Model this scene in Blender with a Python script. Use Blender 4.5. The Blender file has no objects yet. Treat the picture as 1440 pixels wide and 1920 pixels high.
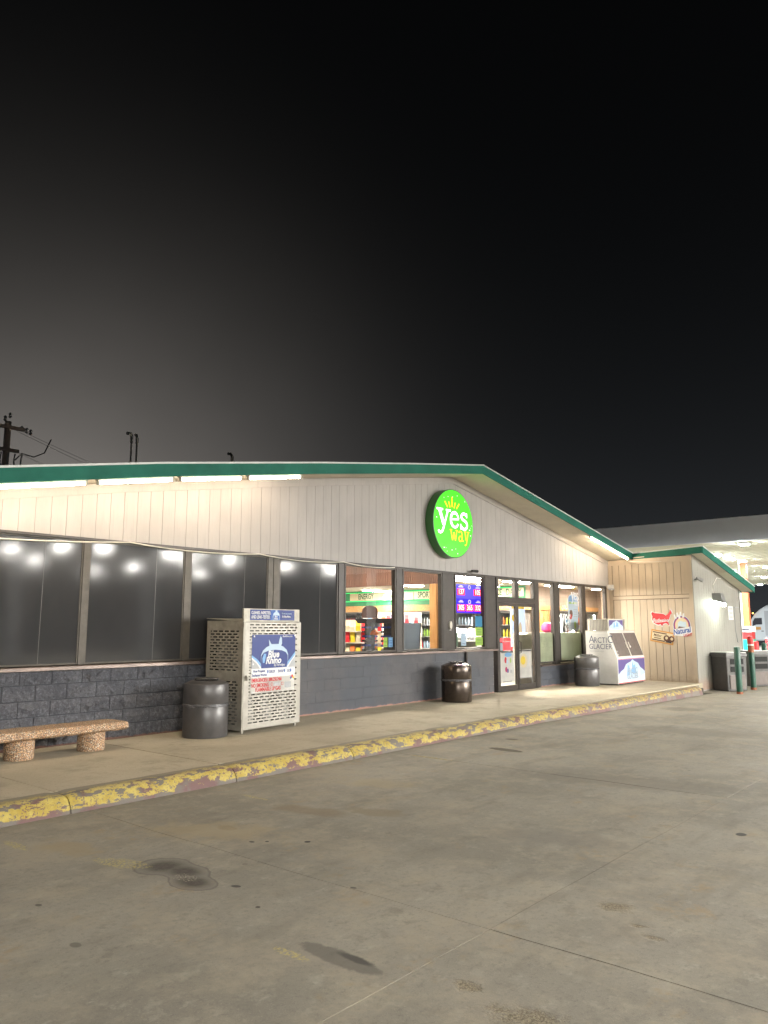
import bpy, math, random
from mathutils import Vector, Matrix, noise
random.seed(7)
R = math.radians
scene = bpy.context.scene
C = scene.collection

# ------------------------------------------------------------------ camera, sky, exposure
cam = bpy.data.cameras.new('camera'); camo = bpy.data.objects.new('camera', cam); C.objects.link(camo)
cam.sensor_fit = 'VERTICAL'; cam.sensor_height = 24; cam.sensor_width = 24
cam.lens = 1442/1920*24; cam.clip_start = 0.05; cam.clip_end = 3000
PITCH = math.atan(215/1442); YAW = R(40.06)
camo.location = (0, 0, 1.6)
camo.rotation_euler = (R(90)+PITCH, 0, YAW-R(90))
scene.camera = camo

world = bpy.data.worlds.new('World'); scene.world = world; world.use_nodes = True
def build_world():
    nt = world.node_tree; N = nt.nodes; L = nt.links; N.clear()
    out = N.new('ShaderNodeOutputWorld'); bg = N.new('ShaderNodeBackground')
    tc = N.new('ShaderNodeTexCoord')
    def math_(op, a, b=None):
        n = N.new('ShaderNodeMath'); n.operation = op
        for i, v in enumerate((a, b)):
            if v is None: continue
            if isinstance(v, (int, float)): n.inputs[i].default_value = v
            else: L.new(v, n.inputs[i])
        return n.outputs[0]
    nrm = N.new('ShaderNodeVectorMath'); nrm.operation = 'NORMALIZE'; L.new(tc.outputs['Generated'], nrm.inputs[0])
    az, el = R(64), R(2)                      # town glow low in the mist beyond the shop
    dt = N.new('ShaderNodeVectorMath'); dt.operation = 'DOT_PRODUCT'
    L.new(nrm.outputs[0], dt.inputs[0])
    dt.inputs[1].default_value = (math.cos(az)*math.cos(el), math.sin(az)*math.cos(el), math.sin(el))
    glow = math_('MULTIPLY', math_('EXPONENT', math_('MULTIPLY', math_('SUBTRACT', 1.0, dt.outputs['Value']), -23.0)), 0.160)
    mist = N.new('ShaderNodeTexNoise'); mist.inputs['Scale'].default_value = 3.2; mist.inputs['Detail'].default_value = 4; L.new(nrm.outputs[0], mist.inputs[0])
    glow = math_('MULTIPLY', glow, math_('ADD', 0.72, math_('MULTIPLY', mist.outputs[0], 0.56)))   # drifting mist
    sep = N.new('ShaderNodeSeparateXYZ'); L.new(nrm.outputs[0], sep.inputs[0])
    elev = math_('MAXIMUM', sep.outputs[2], 0.0)
    hz = math_('ADD', math_('MULTIPLY', math_('EXPONENT', math_('MULTIPLY', elev, -6.5)), 0.031), 0.0011)
    def col(c, f):
        v = N.new('ShaderNodeVectorMath'); v.operation = 'SCALE'; v.inputs[0].default_value = c
        L.new(f, v.inputs['Scale']); return v.outputs[0]
    add = N.new('ShaderNodeVectorMath'); add.operation = 'ADD'
    L.new(col((0.92, 0.84, 0.76), glow), add.inputs[0]); L.new(col((0.88, 0.96, 1.06), hz), add.inputs[1])
    L.new(add.outputs[0], bg.inputs[0]); bg.inputs[1].default_value = 1.0
    L.new(bg.outputs[0], out.inputs[0])
build_world()
vs = scene.view_settings
vs.view_transform = 'Standard'; vs.look = 'None'; vs.exposure = 0.36; vs.gamma = 1.0; vs.use_curve_mapping = False
cy = scene.cycles
cy.use_denoising = True; cy.max_bounces = 6; cy.diffuse_bounces = 3; cy.glossy_bounces = 3
cy.transparent_max_bounces = 12; cy.transmission_bounces = 4; cy.sample_clamp_indirect = 4.0; cy.caustics_reflective = False
cy.use_light_tree = True

P_FAR = 2550.0      # canopy lens radiance (luminaires beyond the lot behind the photographer)
P_RIGHT = 2300.0    # canopy lens radiance at the right
P_TUBE = 60.0
P_CEIL = 150.0
P_PACK = 75.0

# ------------------------------------------------------------------ materials
def mat(name, col, rough=0.6, metal=0.0, spec=0.5, emit=None, es=0.0, var=0.0, vscale=6.0, bump=0.0, bscale=60.0, col2=None, stretch=None):
    m = bpy.data.materials.new(name); m.use_nodes = True
    nt = m.node_tree; N = nt.nodes; L = nt.links
    b = N['Principled BSDF']
    b.inputs['Base Color'].default_value = (*col, 1); b.inputs['Roughness'].default_value = rough
    b.inputs['Metallic'].default_value = metal; b.inputs['Specular IOR Level'].default_value = spec
    if emit: b.inputs['Emission Color'].default_value = (*emit, 1); b.inputs['Emission Strength'].default_value = es
    if var or bump:
        g = N.new('ShaderNodeNewGeometry')
        mp = N.new('ShaderNodeMapping'); L.new(g.outputs['Position'], mp.inputs[0])
        if stretch: mp.inputs['Scale'].default_value = stretch
    if var:
        n = N.new('ShaderNodeTexNoise'); n.inputs['Scale'].default_value = vscale; n.inputs['Detail'].default_value = 6; n.inputs['Roughness'].default_value = 0.65
        L.new(mp.outputs[0], n.inputs[0])
        r = N.new('ShaderNodeValToRGB'); r.color_ramp.elements[0].position = 0.32; r.color_ramp.elements[1].position = 0.68
        c2 = col2 or tuple(c*(1-var) for c in col)
        r.color_ramp.elements[0].color = (*c2, 1); r.color_ramp.elements[1].color = (*tuple(min(1, c*(1+var*0.4)) for c in col), 1)
        L.new(n.outputs[0], r.inputs[0]); L.new(r.outputs[0], b.inputs['Base Color'])
    if bump:
        n2 = N.new('ShaderNodeTexNoise'); n2.inputs['Scale'].default_value = bscale; n2.inputs['Detail'].default_value = 5
        L.new(mp.outputs[0], n2.inputs[0])
        bp = N.new('ShaderNodeBump'); bp.inputs['Strength'].default_value = bump; bp.inputs['Distance'].default_value = 0.02
        L.new(n2.outputs[0], bp.inputs['Height']); L.new(bp.outputs[0], b.inputs['Normal'])
    return m

class NT:
    """small node helper for the bigger procedural materials"""
    def __init__(s, m):
        s.nt = m.node_tree; s.N = s.nt.nodes; s.L = s.nt.links; s.b = s.N['Principled BSDF']
        s.pos = s.N.new('ShaderNodeNewGeometry').outputs['Position']
    def m(s, op, a, b=None, c=None, clamp=False):
        n = s.N.new('ShaderNodeMath'); n.operation = op; n.use_clamp = clamp
        for i, v in enumerate((a, b, c)):
            if v is None: continue
            if isinstance(v, (int, float)): n.inputs[i].default_value = v
            else: s.L.new(v, n.inputs[i])
        return n.outputs[0]
    def noise(s, scale, detail=5, rough=0.6, stretch=(1, 1, 1), loc=(0, 0, 0), rot=(0, 0, 0)):
        mp = s.N.new('ShaderNodeMapping'); s.L.new(s.pos, mp.inputs[0])
        mp.inputs['Scale'].default_value = stretch; mp.inputs['Location'].default_value = loc; mp.inputs['Rotation'].default_value = rot
        n = s.N.new('ShaderNodeTexNoise'); n.inputs['Scale'].default_value = scale; n.inputs['Detail'].default_value = detail
        n.inputs['Roughness'].default_value = rough; s.L.new(mp.outputs[0], n.inputs[0]); return n.outputs[0]
    def ramp(s, f, a, b, va=0.0, vb=1.0):
        n = s.N.new('ShaderNodeMapRange'); n.interpolation_type = 'SMOOTHSTEP'
        n.inputs['From Min'].default_value = a; n.inputs['From Max'].default_value = b
        n.inputs['To Min'].default_value = va; n.inputs['To Max'].default_value = vb
        s.L.new(f, n.inputs['Value']); return n.outputs[0]
    def mix(s, f, a, b):
        n = s.N.new('ShaderNodeMix'); n.data_type = 'RGBA'
        if isinstance(f, (int, float)): n.inputs[0].default_value = f
        else: s.L.new(f, n.inputs[0])
        for i, v in ((6, a), (7, b)):
            if isinstance(v, tuple): n.inputs[i].default_value = (*v, 1)
            else: s.L.new(v, n.inputs[i])
        return n.outputs[2]
    def ellipse(s, cx, cy, rx, ry, rot, wob=0.25, wscale=6.0, edge=0.15):
        """soft mask = 1 inside a wobbly ellipse on the ground"""
        mp = s.N.new('ShaderNodeMapping'); mp.vector_type = 'TEXTURE'; s.L.new(s.pos, mp.inputs[0])
        mp.inputs['Location'].default_value = (cx, cy, 0); mp.inputs['Rotation'].default_value = (0, 0, rot)
        mp.inputs['Scale'].default_value = (rx, ry, 1e6)
        ln = s.N.new('ShaderNodeVectorMath'); ln.operation = 'LENGTH'; s.L.new(mp.outputs[0], ln.inputs[0])
        nz = s.noise(wscale, 6, 0.62, loc=(cx*3, cy*3, 0))
        d = s.m('ADD', ln.outputs['Value'], s.m('MULTIPLY', s.m('SUBTRACT', nz, 0.5), wob*4))
        return d, s.ramp(d, 1.0, 1.0-edge)
    def bump(s, h, strength, dist):
        bp = s.N.new('ShaderNodeBump'); bp.inputs['Strength'].default_value = strength; bp.inputs['Distance'].default_value = dist
        s.L.new(h, bp.inputs['Height']); s.L.new(bp.outputs[0], s.b.inputs['Normal'])

def lot_material():
    m = mat('lot_concrete', (0.3, 0.28, 0.25), 0.82); t = NT(m)
    big = t.noise(0.55, 4, 0.6); mid = t.noise(2.6, 6, 0.68); fine = t.noise(26, 6, 0.75); grit = t.noise(160, 3, 0.7)
    c = t.mix(t.ramp(big, 0.35, 0.65), (0.232, 0.211, 0.173), (0.315, 0.286, 0.235))
    c = t.mix(t.ramp(mid, 0.48, 0.70, 0, 0.7), c, (0.375, 0.333, 0.258))
    c = t.mix(t.ramp(fine, 0.50, 0.66, 0, 0.5), c, (0.165, 0.152, 0.130))
    c = t.mix(t.ramp(grit, 0.56, 0.7, 0, 0.6), c, (0.12, 0.11, 0.10))
    c = t.mix(t.ramp(t.noise(120, 3, 0.75, loc=(4, 4, 4)), 0.60, 0.70, 0, 0.5), c, (0.48, 0.44, 0.36))
    c = t.mix(t.ramp(t.noise(7.5, 6, 0.75, loc=(6, 1, 2)), 0.53, 0.66, 0, 0.5), c, (0.36, 0.325, 0.26))
    c = t.mix(t.ramp(t.noise(5.2, 6, 0.75, loc=(2, 9, 2)), 0.54, 0.68, 0, 0.5), c, (0.175, 0.158, 0.13))
    # tyre-dirty streaks running along the shop front, rusty patches near the kerb, pale scuffs
    st = t.noise(1.2, 5, 0.6, stretch=(0.5, 2.2, 1))
    c = t.mix(t.ramp(st, 0.53, 0.70, 0, 0.55), c, (0.175, 0.158, 0.130))
    rust = t.m('MULTIPLY', t.ramp(t.noise(1.7, 5, 0.65, loc=(5, 2, 0)), 0.56, 0.68), t.ramp(t.noise(9, 4, 0.7, loc=(1, 1, 0)), 0.42, 0.62, 0, 0.6))
    c = t.mix(rust, c, (0.33, 0.235, 0.13))
    scuff = t.m('MULTIPLY', t.ramp(t.noise(4.5, 4, 0.6, stretch=(1, 1.6, 1), loc=(9, 4, 0)), 0.60, 0.70), t.ramp(t.noise(40, 3, 0.7), 0.4, 0.6, 0, 0.45))
    c = t.mix(scuff, c, (0.42, 0.39, 0.32))
    # splashes of dry oil drops
    vor = t.N.new('ShaderNodeTexVoronoi'); vor.inputs['Scale'].default_value = 2.3; t.L.new(t.pos, vor.inputs['Vector'])
    dots = t.m('MULTIPLY', t.ramp(vor.outputs['Distance'], 0.055, 0.035), t.ramp(t.noise(3.1, 2, 0.5, loc=(3, 8, 0)), 0.56, 0.6, 0, 0.5))
    c = t.mix(dots, c, (0.06, 0.052, 0.045))
    warm = t.m('MULTIPLY', t.ramp(t.noise(1.9, 6, 0.7, loc=(7, 3, 1)), 0.46, 0.62), t.ramp(t.noise(11, 5, 0.75, loc=(2, 3, 1)), 0.40, 0.58, 0.2, 0.55))
    c = t.mix(warm, c, (0.37, 0.315, 0.235))
    sepg = t.N.new('ShaderNodeSeparateXYZ'); t.L.new(t.pos, sepg.inputs[0])
    gut = t.ramp(t.m('ADD', sepg.outputs[1], t.m('MULTIPLY', t.m('SUBTRACT', t.noise(3.0, 6, 0.7), 0.5), 0.5)), 6.32, 6.60)
    c = t.mix(t.m('MULTIPLY', gut, 0.35), c, (0.135, 0.115, 0.088))     # grit in the gutter
    lane = t.m('MULTIPLY', t.ramp(t.m('ABSOLUTE', t.m('SUBTRACT', t.m('ADD', sepg.outputs[1], t.m('MULTIPLY', t.noise(0.5, 3), 1.6)), 4.6)), 0.45, 0.0), t.ramp(t.noise(3.3, 5, 0.7, stretch=(0.5, 1.5, 1)), 0.42, 0.62, 0, 0.15))
    c = t.mix(lane, c, (0.16, 0.145, 0.12))
    stains = [ # cx, cy, rx, ry, rot, dark colour, strength, wobble, edge
        (2.95, 2.76, 0.080, 0.31, -0.03, (0.125, 0.114, 0.097), 0.7, 0.16, 0.25),
        (2.99, 2.70, 0.036, 0.135, -0.05, (0.060, 0.055, 0.048), 0.85, 0.14, 0.5),
        (9.02, 5.50, 0.10, 0.30, -0.1, (0.085, 0.066, 0.044), 0.9, 0.12, 0.2),
        (9.9, 5.93, 0.07, 0.12, 0.0, (0.09, 0.075, 0.055), 0.8, 0.12, 0.3),
        (6.6, 1.92, 0.06, 0.045, 0.0, (0.04, 0.037, 0.035), 0.9, 0.05, 0.3),
        (4.29, 4.36, 0.028, 0.028, 0.0, (0.03, 0.027, 0.026), 0.95, 0.04, 0.3),
        (4.02, 4.68, 0.02, 0.03, 0.0, (0.04, 0.036, 0.033), 0.9, 0.04, 0.3),
        (4.10, 4.60, 0.016, 0.02, 0.0, (0.04, 0.036, 0.033), 0.9, 0.04, 0.3),
        (3.30, 3.98, 0.025, 0.04, 0.3, (0.05, 0.045, 0.04), 0.9, 0.1, 0.3),
        (8.0, 3.4, 0.45, 1.5, 0.25, (0.17, 0.155, 0.13), 0.55, 0.35, 0.5),
        (5.0, 5.05, 0.18, 0.5, 0.2, (0.205, 0.155, 0.10), 0.6, 0.3, 0.5),
        (4.16, 5.15, 0.07, 0.12, 0.0, (0.20, 0.15, 0.09), 0.7, 0.2, 0.3),
        (5.6, 3.0, 0.35, 0.6, 0.4, (0.185, 0.17, 0.15), 0.5, 0.4, 0.6),
        (8.5, 1.6, 0.5, 0.8, 0.1, (0.18, 0.165, 0.14), 0.45, 0.3, 0.6),
        (4.0, 5.2, 0.35, 0.8, 0.5, (0.38, 0.30, 0.185), 0.6, 0.5, 0.7),
        (3.05, 5.55, 0.22, 0.5, 0.3, (0.34, 0.265, 0.16), 0.6, 0.5, 0.7),
        (6.3, 5.4, 0.3, 0.6, 0.3, (0.36, 0.29, 0.18), 0.5, 0.5, 0.7),
        (5.35, 4.55, 0.16, 0.3, 0.2, (0.23, 0.18, 0.115), 0.6, 0.5, 0.5),
        (2.35, 4.6, 0.02, 0.03, 0, (0.08, 0.07, 0.06), 0.8, 0.1, 0.3),
        (2.2, 3.9, 0.03, 0.045, 0, (0.11, 0.10, 0.08), 0.7, 0.1, 0.3),
        (3.15, 3.6, 0.016, 0.018, 0, (0.05, 0.035, 0.03), 0.9, 0.1, 0.3),
        (3.75, 3.4, 0.018, 0.025, 0, (0.06, 0.055, 0.05), 0.8, 0.2, 0.3),
        (12.5, 4.2, 0.7, 1.6, 0.2, (0.17, 0.155, 0.13), 0.5, 0.4, 0.6),
        (16.0, 5.6, 0.5, 0.5, 0.2, (0.15, 0.13, 0.10), 0.6, 0.4, 0.5),
    ]
    for (cx, cy, rx, ry, ro, dc, sg, wo, ed) in stains:
        d, k = t.ellipse(cx, cy, rx, ry, ro, wo, 5.0 if rx > 0.15 else 14.0, ed)
        c = t.mix(t.m('MULTIPLY', k, sg), c, dc)
    # the big dried puddle with a dark rim: two overlapping lobes
    da, _ = t.ellipse(3.24, 4.68, 0.19, 0.20, 0.0, 0.13, 4.0); db, _ = t.ellipse(3.17, 4.26, 0.13, 0.20, 0.0, 0.13, 4.5); dc_, _ = t.ellipse(3.27, 4.47, 0.14, 0.20, 0.0, 0.10, 5.0)
    d = t.m('SMOOTH_MIN', t.m('SMOOTH_MIN', da, db, 0.3), dc_, 0.4)
    body = t.ramp(d, 1.02, 0.96); core = t.ramp(d, 0.95, 0.25)
    rim = t.m('MULTIPLY', t.ramp(d, 0.90, 0.99), t.ramp(d, 1.05, 1.0))
    c = t.mix(t.m('MULTIPLY', body, 0.5), c, (0.17, 0.158, 0.14))
    c = t.mix(t.m('MULTIPLY', t.m('MULTIPLY', core, 0.95), t.ramp(t.noise(30, 5, 0.7), 0.3, 0.6, 0.75, 1.0)), c, (0.066, 0.054, 0.043))
    fl = t.m('MULTIPLY', t.m('MULTIPLY', t.ellipse(3.20, 4.36, 0.06, 0.10, 0.0, 0.5, 20.0)[1], t.ramp(t.noise(70, 4, 0.8), 0.52, 0.58)), 0.8)
    c = t.mix(fl, c, (0.45, 0.40, 0.32))
    c = t.mix(t.m('MULTIPLY', rim, 0.5), c, (0.09, 0.08, 0.068))
    # spalled pits showing brown aggregate
    pits = None
    for (cx, cy, rx, ry, ro) in ((4.47, 2.02, 0.10, 0.13, 0.1), (4.17, 1.68, 0.045, 0.07, 0.0), (4.28, 1.80, 0.03, 0.06, 0.2), (3.02, 1.76, 0.12, 0.24, 0.25), (3.10, 2.12, 0.06, 0.10, 0.1)):
        d2, k2 = t.ellipse(cx, cy, rx, ry, ro, 0.45, 12.0, 0.75)
        pits = k2 if pits is None else t.m('MAXIMUM', pits, k2)
    ag = t.noise(75, 4, 0.8)
    c = t.mix(t.m('MULTIPLY', pits, 0.85), c, t.mix(t.ramp(ag, 0.4, 0.62), (0.12, 0.095, 0.06), (0.36, 0.30, 0.20)))
    # remains of yellow paint
    yel = None
    for (cx, cy, rx, ry, ro) in ((2.83, 2.98, 0.035, 0.14, 0.0), (5.04, 5.83, 0.035, 0.22, 0), (2.83, 5.94, 0.05, 0.2, 0), (7.9, 5.9, 0.04, 0.35, 0), (3.1, 4.95, 0.10, 0.25, 0.3)):
        d3, k3 = t.ellipse(cx, cy, rx, ry, ro, 0.3, 20.0, 0.3)
        yel = k3 if yel is None else t.m('MAXIMUM', yel, k3)
    yel = t.m('MULTIPLY', yel, t.ramp(t.noise(48, 4, 0.7, loc=(2, 2, 2)), 0.46, 0.58, 0, 0.75))
    c = t.mix(yel, c, (0.52, 0.42, 0.15))
    t.L.new(c, t.b.inputs['Base Color'])
    h = t.m('SUBTRACT', t.m('ADD', t.m('MULTIPLY', fine, 0.35), t.m('MULTIPLY', grit, 0.2)), t.m('MULTIPLY', pits, t.m('ADD', 0.6, t.m('MULTIPLY', ag, 1.6))))
    t.bump(h, 0.35, 0.012)
    t.L.new(t.ramp(mid, 0.3, 0.7, 0.72, 0.9), t.b.inputs['Roughness'])
    return m

def walk_material():
    m = mat('walk_concrete', (0.3, 0.28, 0.24), 0.85); t = NT(m)
    big = t.noise(0.9, 4, 0.6, loc=(4, 4, 0)); mid = t.noise(4, 6, 0.7); fine = t.noise(45, 5, 0.75)
    c = t.mix(t.ramp(big, 0.35, 0.65), (0.42, 0.365, 0.27), (0.50, 0.44, 0.33))
    c = t.mix(t.ramp(mid, 0.52, 0.75, 0, 0.5), c, (0.35, 0.305, 0.225))
    c = t.mix(t.ramp(fine, 0.52, 0.7, 0, 0.5), c, (0.22, 0.195, 0.15))
    c = t.mix(t.ramp(t.noise(2.0, 5, 0.7, loc=(1, 5, 0)), 0.52, 0.66, 0, 0.45), c, (0.27, 0.235, 0.17))
    c = t.mix(t.ramp(t.noise(110, 3, 0.8), 0.60, 0.7, 0, 0.5), c, (0.60, 0.54, 0.41))
    c = t.mix(t.m('MULTIPLY', t.ramp(t.noise(7, 4, 0.6, loc=(0, 7, 0)), 0.63, 0.7), 0.4), c, (0.42, 0.385, 0.30))
    t.L.new(c, t.b.inputs['Base Color']); t.bump(t.m('ADD', fine, t.m('MULTIPLY', mid, 0.8)), 0.25, 0.008)
    return m

def kerb_material():
    m = mat('kerb_paint', (0.6, 0.45, 0.1), 0.7); t = NT(m)
    under = t.mix(t.ramp(t.noise(3, 4, 0.6), 0.45, 0.58), (0.155, 0.135, 0.12), (0.155, 0.085, 0.082))
    yel = t.mix(t.ramp(t.noise(9, 4, 0.7), 0.35, 0.65), (0.41, 0.30, 0.055), (0.50, 0.395, 0.105))
    chips = t.m('MULTIPLY', t.ramp(t.noise(5.5, 5, 0.62, stretch=(1, 2.2, 2.2)), 0.45, 0.48), t.ramp(t.noise(34, 5, 0.75), 0.41, 0.455))
    sep = t.N.new('ShaderNodeSeparateXYZ'); t.L.new(t.pos, sep.inputs[0])
    # farther along the kerb more paint is gone; the lowest centimetres are dirty red-brown
    far = t.ramp(t.m('ADD', sep.outputs[0], t.m('MULTIPLY', t.noise(1.3, 3), 3.0)), 9.0, 19.0, 0.0, 0.55)
    chips = t.m('MULTIPLY', chips, t.m('SUBTRACT', 1.0, t.m('MULTIPLY', far, t.ramp(t.noise(14, 4, 0.7, loc=(3, 0, 0)), 0.42, 0.5))))
    low = t.ramp(t.m('ADD', sep.outputs[2], t.m('MULTIPLY', t.m('SUBTRACT', t.noise(12, 3), 0.5), 0.06)), 0.022, 0.034)
    chips = t.m('MULTIPLY', chips, low)
    topd = t.ramp(t.m('ADD', sep.outputs[1], t.m('MULTIPLY', t.m('SUBTRACT', t.noise(10, 4, 0.7), 0.5), 0.22)), 6.80, 6.70)
    chips = t.m('MULTIPLY', chips, topd)
    under = t.mix(t.ramp(sep.outputs[1], 6.70, 6.78), under, (0.26, 0.23, 0.175))
    pale = t.mix(t.ramp(t.m('ADD', sep.outputs[2], t.m('MULTIPLY', t.noise(20, 3), 0.02)), 0.135, 0.155, 0, 0.6), yel, (0.52, 0.42, 0.18))
    c = t.mix(chips, under, pale)
    c = t.mix(t.ramp(t.noise(70, 4, 0.7), 0.55, 0.7, 0, 0.45), c, (0.11, 0.09, 0.06))
    t.L.new(c, t.b.inputs['Base Color']); t.bump(t.m('ADD', chips, t.noise(60, 4, 0.7)), 0.5, 0.006)
    return m

def block_material(name, smooth):
    m = mat(name, (0.1, 0.11, 0.14), 0.62); t = NT(m)
    a, b2 = ((0.162, 0.168, 0.200), (0.215, 0.222, 0.255)) if not smooth else ((0.062, 0.062, 0.072), (0.082, 0.080, 0.088))
    c = t.mix(t.ramp(t.noise(3, 5, 0.65), 0.35, 0.65), a, b2)
    c = t.mix(t.ramp(t.noise(50, 5, 0.75), 0.55, 0.72, 0, 0.5), c, tuple(x*1.5 for x in b2))
    if not smooth:  # relief highlights and pit shade painted into the colour, with grime and wear
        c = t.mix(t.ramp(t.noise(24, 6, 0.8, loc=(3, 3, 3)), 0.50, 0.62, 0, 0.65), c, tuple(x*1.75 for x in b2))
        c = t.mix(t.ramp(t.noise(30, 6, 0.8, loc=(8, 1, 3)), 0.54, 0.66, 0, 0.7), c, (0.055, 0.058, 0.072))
    if smooth:  # paint patch worn to a pinker grey in the middle, bluer towards the edges
        c = t.mix(t.ramp(t.noise(0.9, 3, 0.5, loc=(7, 0, 1)), 0.40, 0.6, 0, 0.7), c, (0.050, 0.060, 0.080))
    sep = t.N.new('ShaderNodeSeparateXYZ'); t.L.new(t.pos, sep.inputs[0])
    foot = t.ramp(t.m('ADD', sep.outputs[2], t.m('MULTIPLY', t.m('SUBTRACT', t.noise(7, 4, 0.7), 0.5), 0.09)), 0.175, 0.155)
    c = t.mix(t.m('MULTIPLY', foot, 0.85), c, (0.42, 0.22, 0.17))
    t.L.new(c, t.b.inputs['Base Color'])
    if smooth: t.bump(t.m('ADD', t.noise(70, 5, 0.75), t.m('MULTIPLY', t.noise(9, 3), 1.0)), 0.35, 0.008)
    else: t.bump(t.m('ADD', t.noise(22, 7, 0.8), t.noise(60, 4, 0.75)), 1.0, 0.06)
    return m

def siding_material(name, base, dirt, dirt_top=None):
    m = mat(name, base, 0.6); t = NT(m)
    grain = t.noise(14, 6, 0.7, stretch=(1, 1, 0.09)); broad = t.noise(1.6, 4, 0.6, stretch=(1, 1, 0.5))
    c = t.mix(t.ramp(broad, 0.35, 0.65), tuple(x*0.93 for x in base), tuple(min(1, x*1.04) for x in base))
    c = t.mix(t.ramp(grain, 0.52, 0.7, 0, 0.35), c, tuple(x*0.75 for x in base))
    c = t.mix(t.m('MULTIPLY', t.ramp(t.noise(60, 3, 0.8, stretch=(1, 1, 0.3)), 0.66, 0.72), 0.35), c, (0.28, 0.24, 0.2))
    sep = t.N.new('ShaderNodeSeparateXYZ'); t.L.new(t.pos, sep.inputs[0])
    foot = t.ramp(t.m('ADD', sep.outputs[2], t.m('MULTIPLY', t.noise(5, 5, 0.7), 0.5)), 0.62, 0.22)
    c = t.mix(t.m('MULTIPLY', foot, 0.75), c, dirt)
    t.L.new(c, t.b.inputs['Base Color']); t.bump(grain, 0.35, 0.008)
    return m

def aggregate_material():
    m = mat('exposed_aggregate', (0.3, 0.2, 0.14), 0.6); t = NT(m)
    v = t.N.new('ShaderNodeTexVoronoi'); v.inputs['Scale'].default_value = 88; t.L.new(t.pos, v.inputs['Vector'])
    r = t.N.new('ShaderNodeValToRGB'); sepc = t.N.new('ShaderNodeSeparateColor'); t.L.new(v.outputs['Color'], sepc.inputs[0])
    cols = [(0.0, (0.66, 0.36, 0.19)), (0.22, (0.78, 0.52, 0.29)), (0.42, (0.40, 0.25, 0.16)), (0.6, (0.72, 0.56, 0.40)), (0.78, (0.58, 0.33, 0.19)), (0.9, (0.82, 0.74, 0.62))]
    r.color_ramp.interpolation = 'CONSTANT'
    while len(r.color_ramp.elements) < len(cols): r.color_ramp.elements.new(0.5)
    for e, (p, cc) in zip(r.color_ramp.elements, cols): e.position = p; e.color = (*cc, 1)
    t.L.new(sepc.outputs[0], r.inputs[0])
    c = t.mix(t.ramp(v.outputs['Distance'], 0.42, 0.62), r.outputs[0], (0.22, 0.155, 0.105))
    t.L.new(c, t.b.inputs['Base Color']); t.bump(t.m('SUBTRACT', 1.0, v.outputs['Distance']), 0.9, 0.008)
    return m

def wood_material(name, a, b2, stretch=(1, 1, 0.08)):
    m = mat(name, a, 0.55); t = NT(m)
    g = t.noise(16, 5, 0.65, stretch=stretch)
    c = t.mix(t.ramp(g, 0.35, 0.65), a, b2)
    t.L.new(c, t.b.inputs['Base Color']); return m

def glass_material(name, tint=(1, 1, 1), refl=0.07, rough=0.0):
    m = bpy.data.materials.new(name); m.use_nodes = True; nt = m.node_tree; N = nt.nodes; L = nt.links; N.clear()
    o = N.new('ShaderNodeOutputMaterial'); mx = N.new('ShaderNodeMixShader'); tr = N.new('ShaderNodeBsdfTransparent'); gl = N.new('ShaderNodeBsdfGlossy')
    tr.inputs[0].default_value = (*tint, 1); gl.inputs['Roughness'].default_value = rough
    lw = N.new('ShaderNodeFresnel'); lw.inputs[0].default_value = 1.5
    ad = N.new('ShaderNodeMath'); ad.operation = 'ADD'; ad.use_clamp = True; ad.inputs[1].default_value = refl-0.04; L.new(lw.outputs[0], ad.inputs[0])
    L.new(ad.outputs[0], mx.inputs[0]); L.new(tr.outputs[0], mx.inputs[1]); L.new(gl.outputs[0], mx.inputs[2]); L.new(mx.outputs[0], o.inputs[0])
    return m

def film_material():
    """black window film stuck to the inside of the panes: glossy with a soft, slightly hazy reflection"""
    m = mat('black_film', (0.045, 0.046, 0.048), 0.28, spec=0.12); t = NT(m)
    sc = t.m('MULTIPLY', t.ramp(t.noise(1.1, 4, 0.6, stretch=(1, 1, 0.45)), 0.45, 0.7), 0.5)
    c = t.mix(t.m('MULTIPLY', sc, 0.5), (0.034, 0.035, 0.038), (0.050, 0.051, 0.054)); t.L.new(c, t.b.inputs['Base Color'])
    t.L.new(t.ramp(t.noise(2.3, 3, 0.6), 0.3, 0.7, 0.074, 0.088), t.b.inputs['Roughness'])
    return m

def translucent(name, col, f):
    m = bpy.data.materials.new(name); m.use_nodes = True; nt = m.node_tree; N = nt.nodes; L = nt.links; N.clear()
    o = N.new('ShaderNodeOutputMaterial'); mx = N.new('ShaderNodeMixShader'); a = N.new('ShaderNodeBsdfDiffuse'); b = N.new('ShaderNodeBsdfTranslucent')
    n = N.new('ShaderNodeTexNoise'); n.inputs['Scale'].default_value = 2.5; g = N.new('ShaderNodeNewGeometry'); L.new(g.outputs['Position'], n.inputs[0])
    r_ = N.new('ShaderNodeValToRGB'); r_.color_ramp.elements[0].position = 0.35; r_.color_ramp.elements[1].position = 0.65
    r_.color_ramp.elements[0].color = (*[c*0.8 for c in col], 1); r_.color_ramp.elements[1].color = (*col, 1); L.new(n.outputs[0], r_.inputs[0])
    for k in (a, b): L.new(r_.outputs[0], k.inputs[0])
    mx.inputs[0].default_value = f; L.new(a.outputs[0], mx.inputs[1]); L.new(b.outputs[0], mx.inputs[2]); L.new(mx.outputs[0], o.inputs[0]); return m

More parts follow.
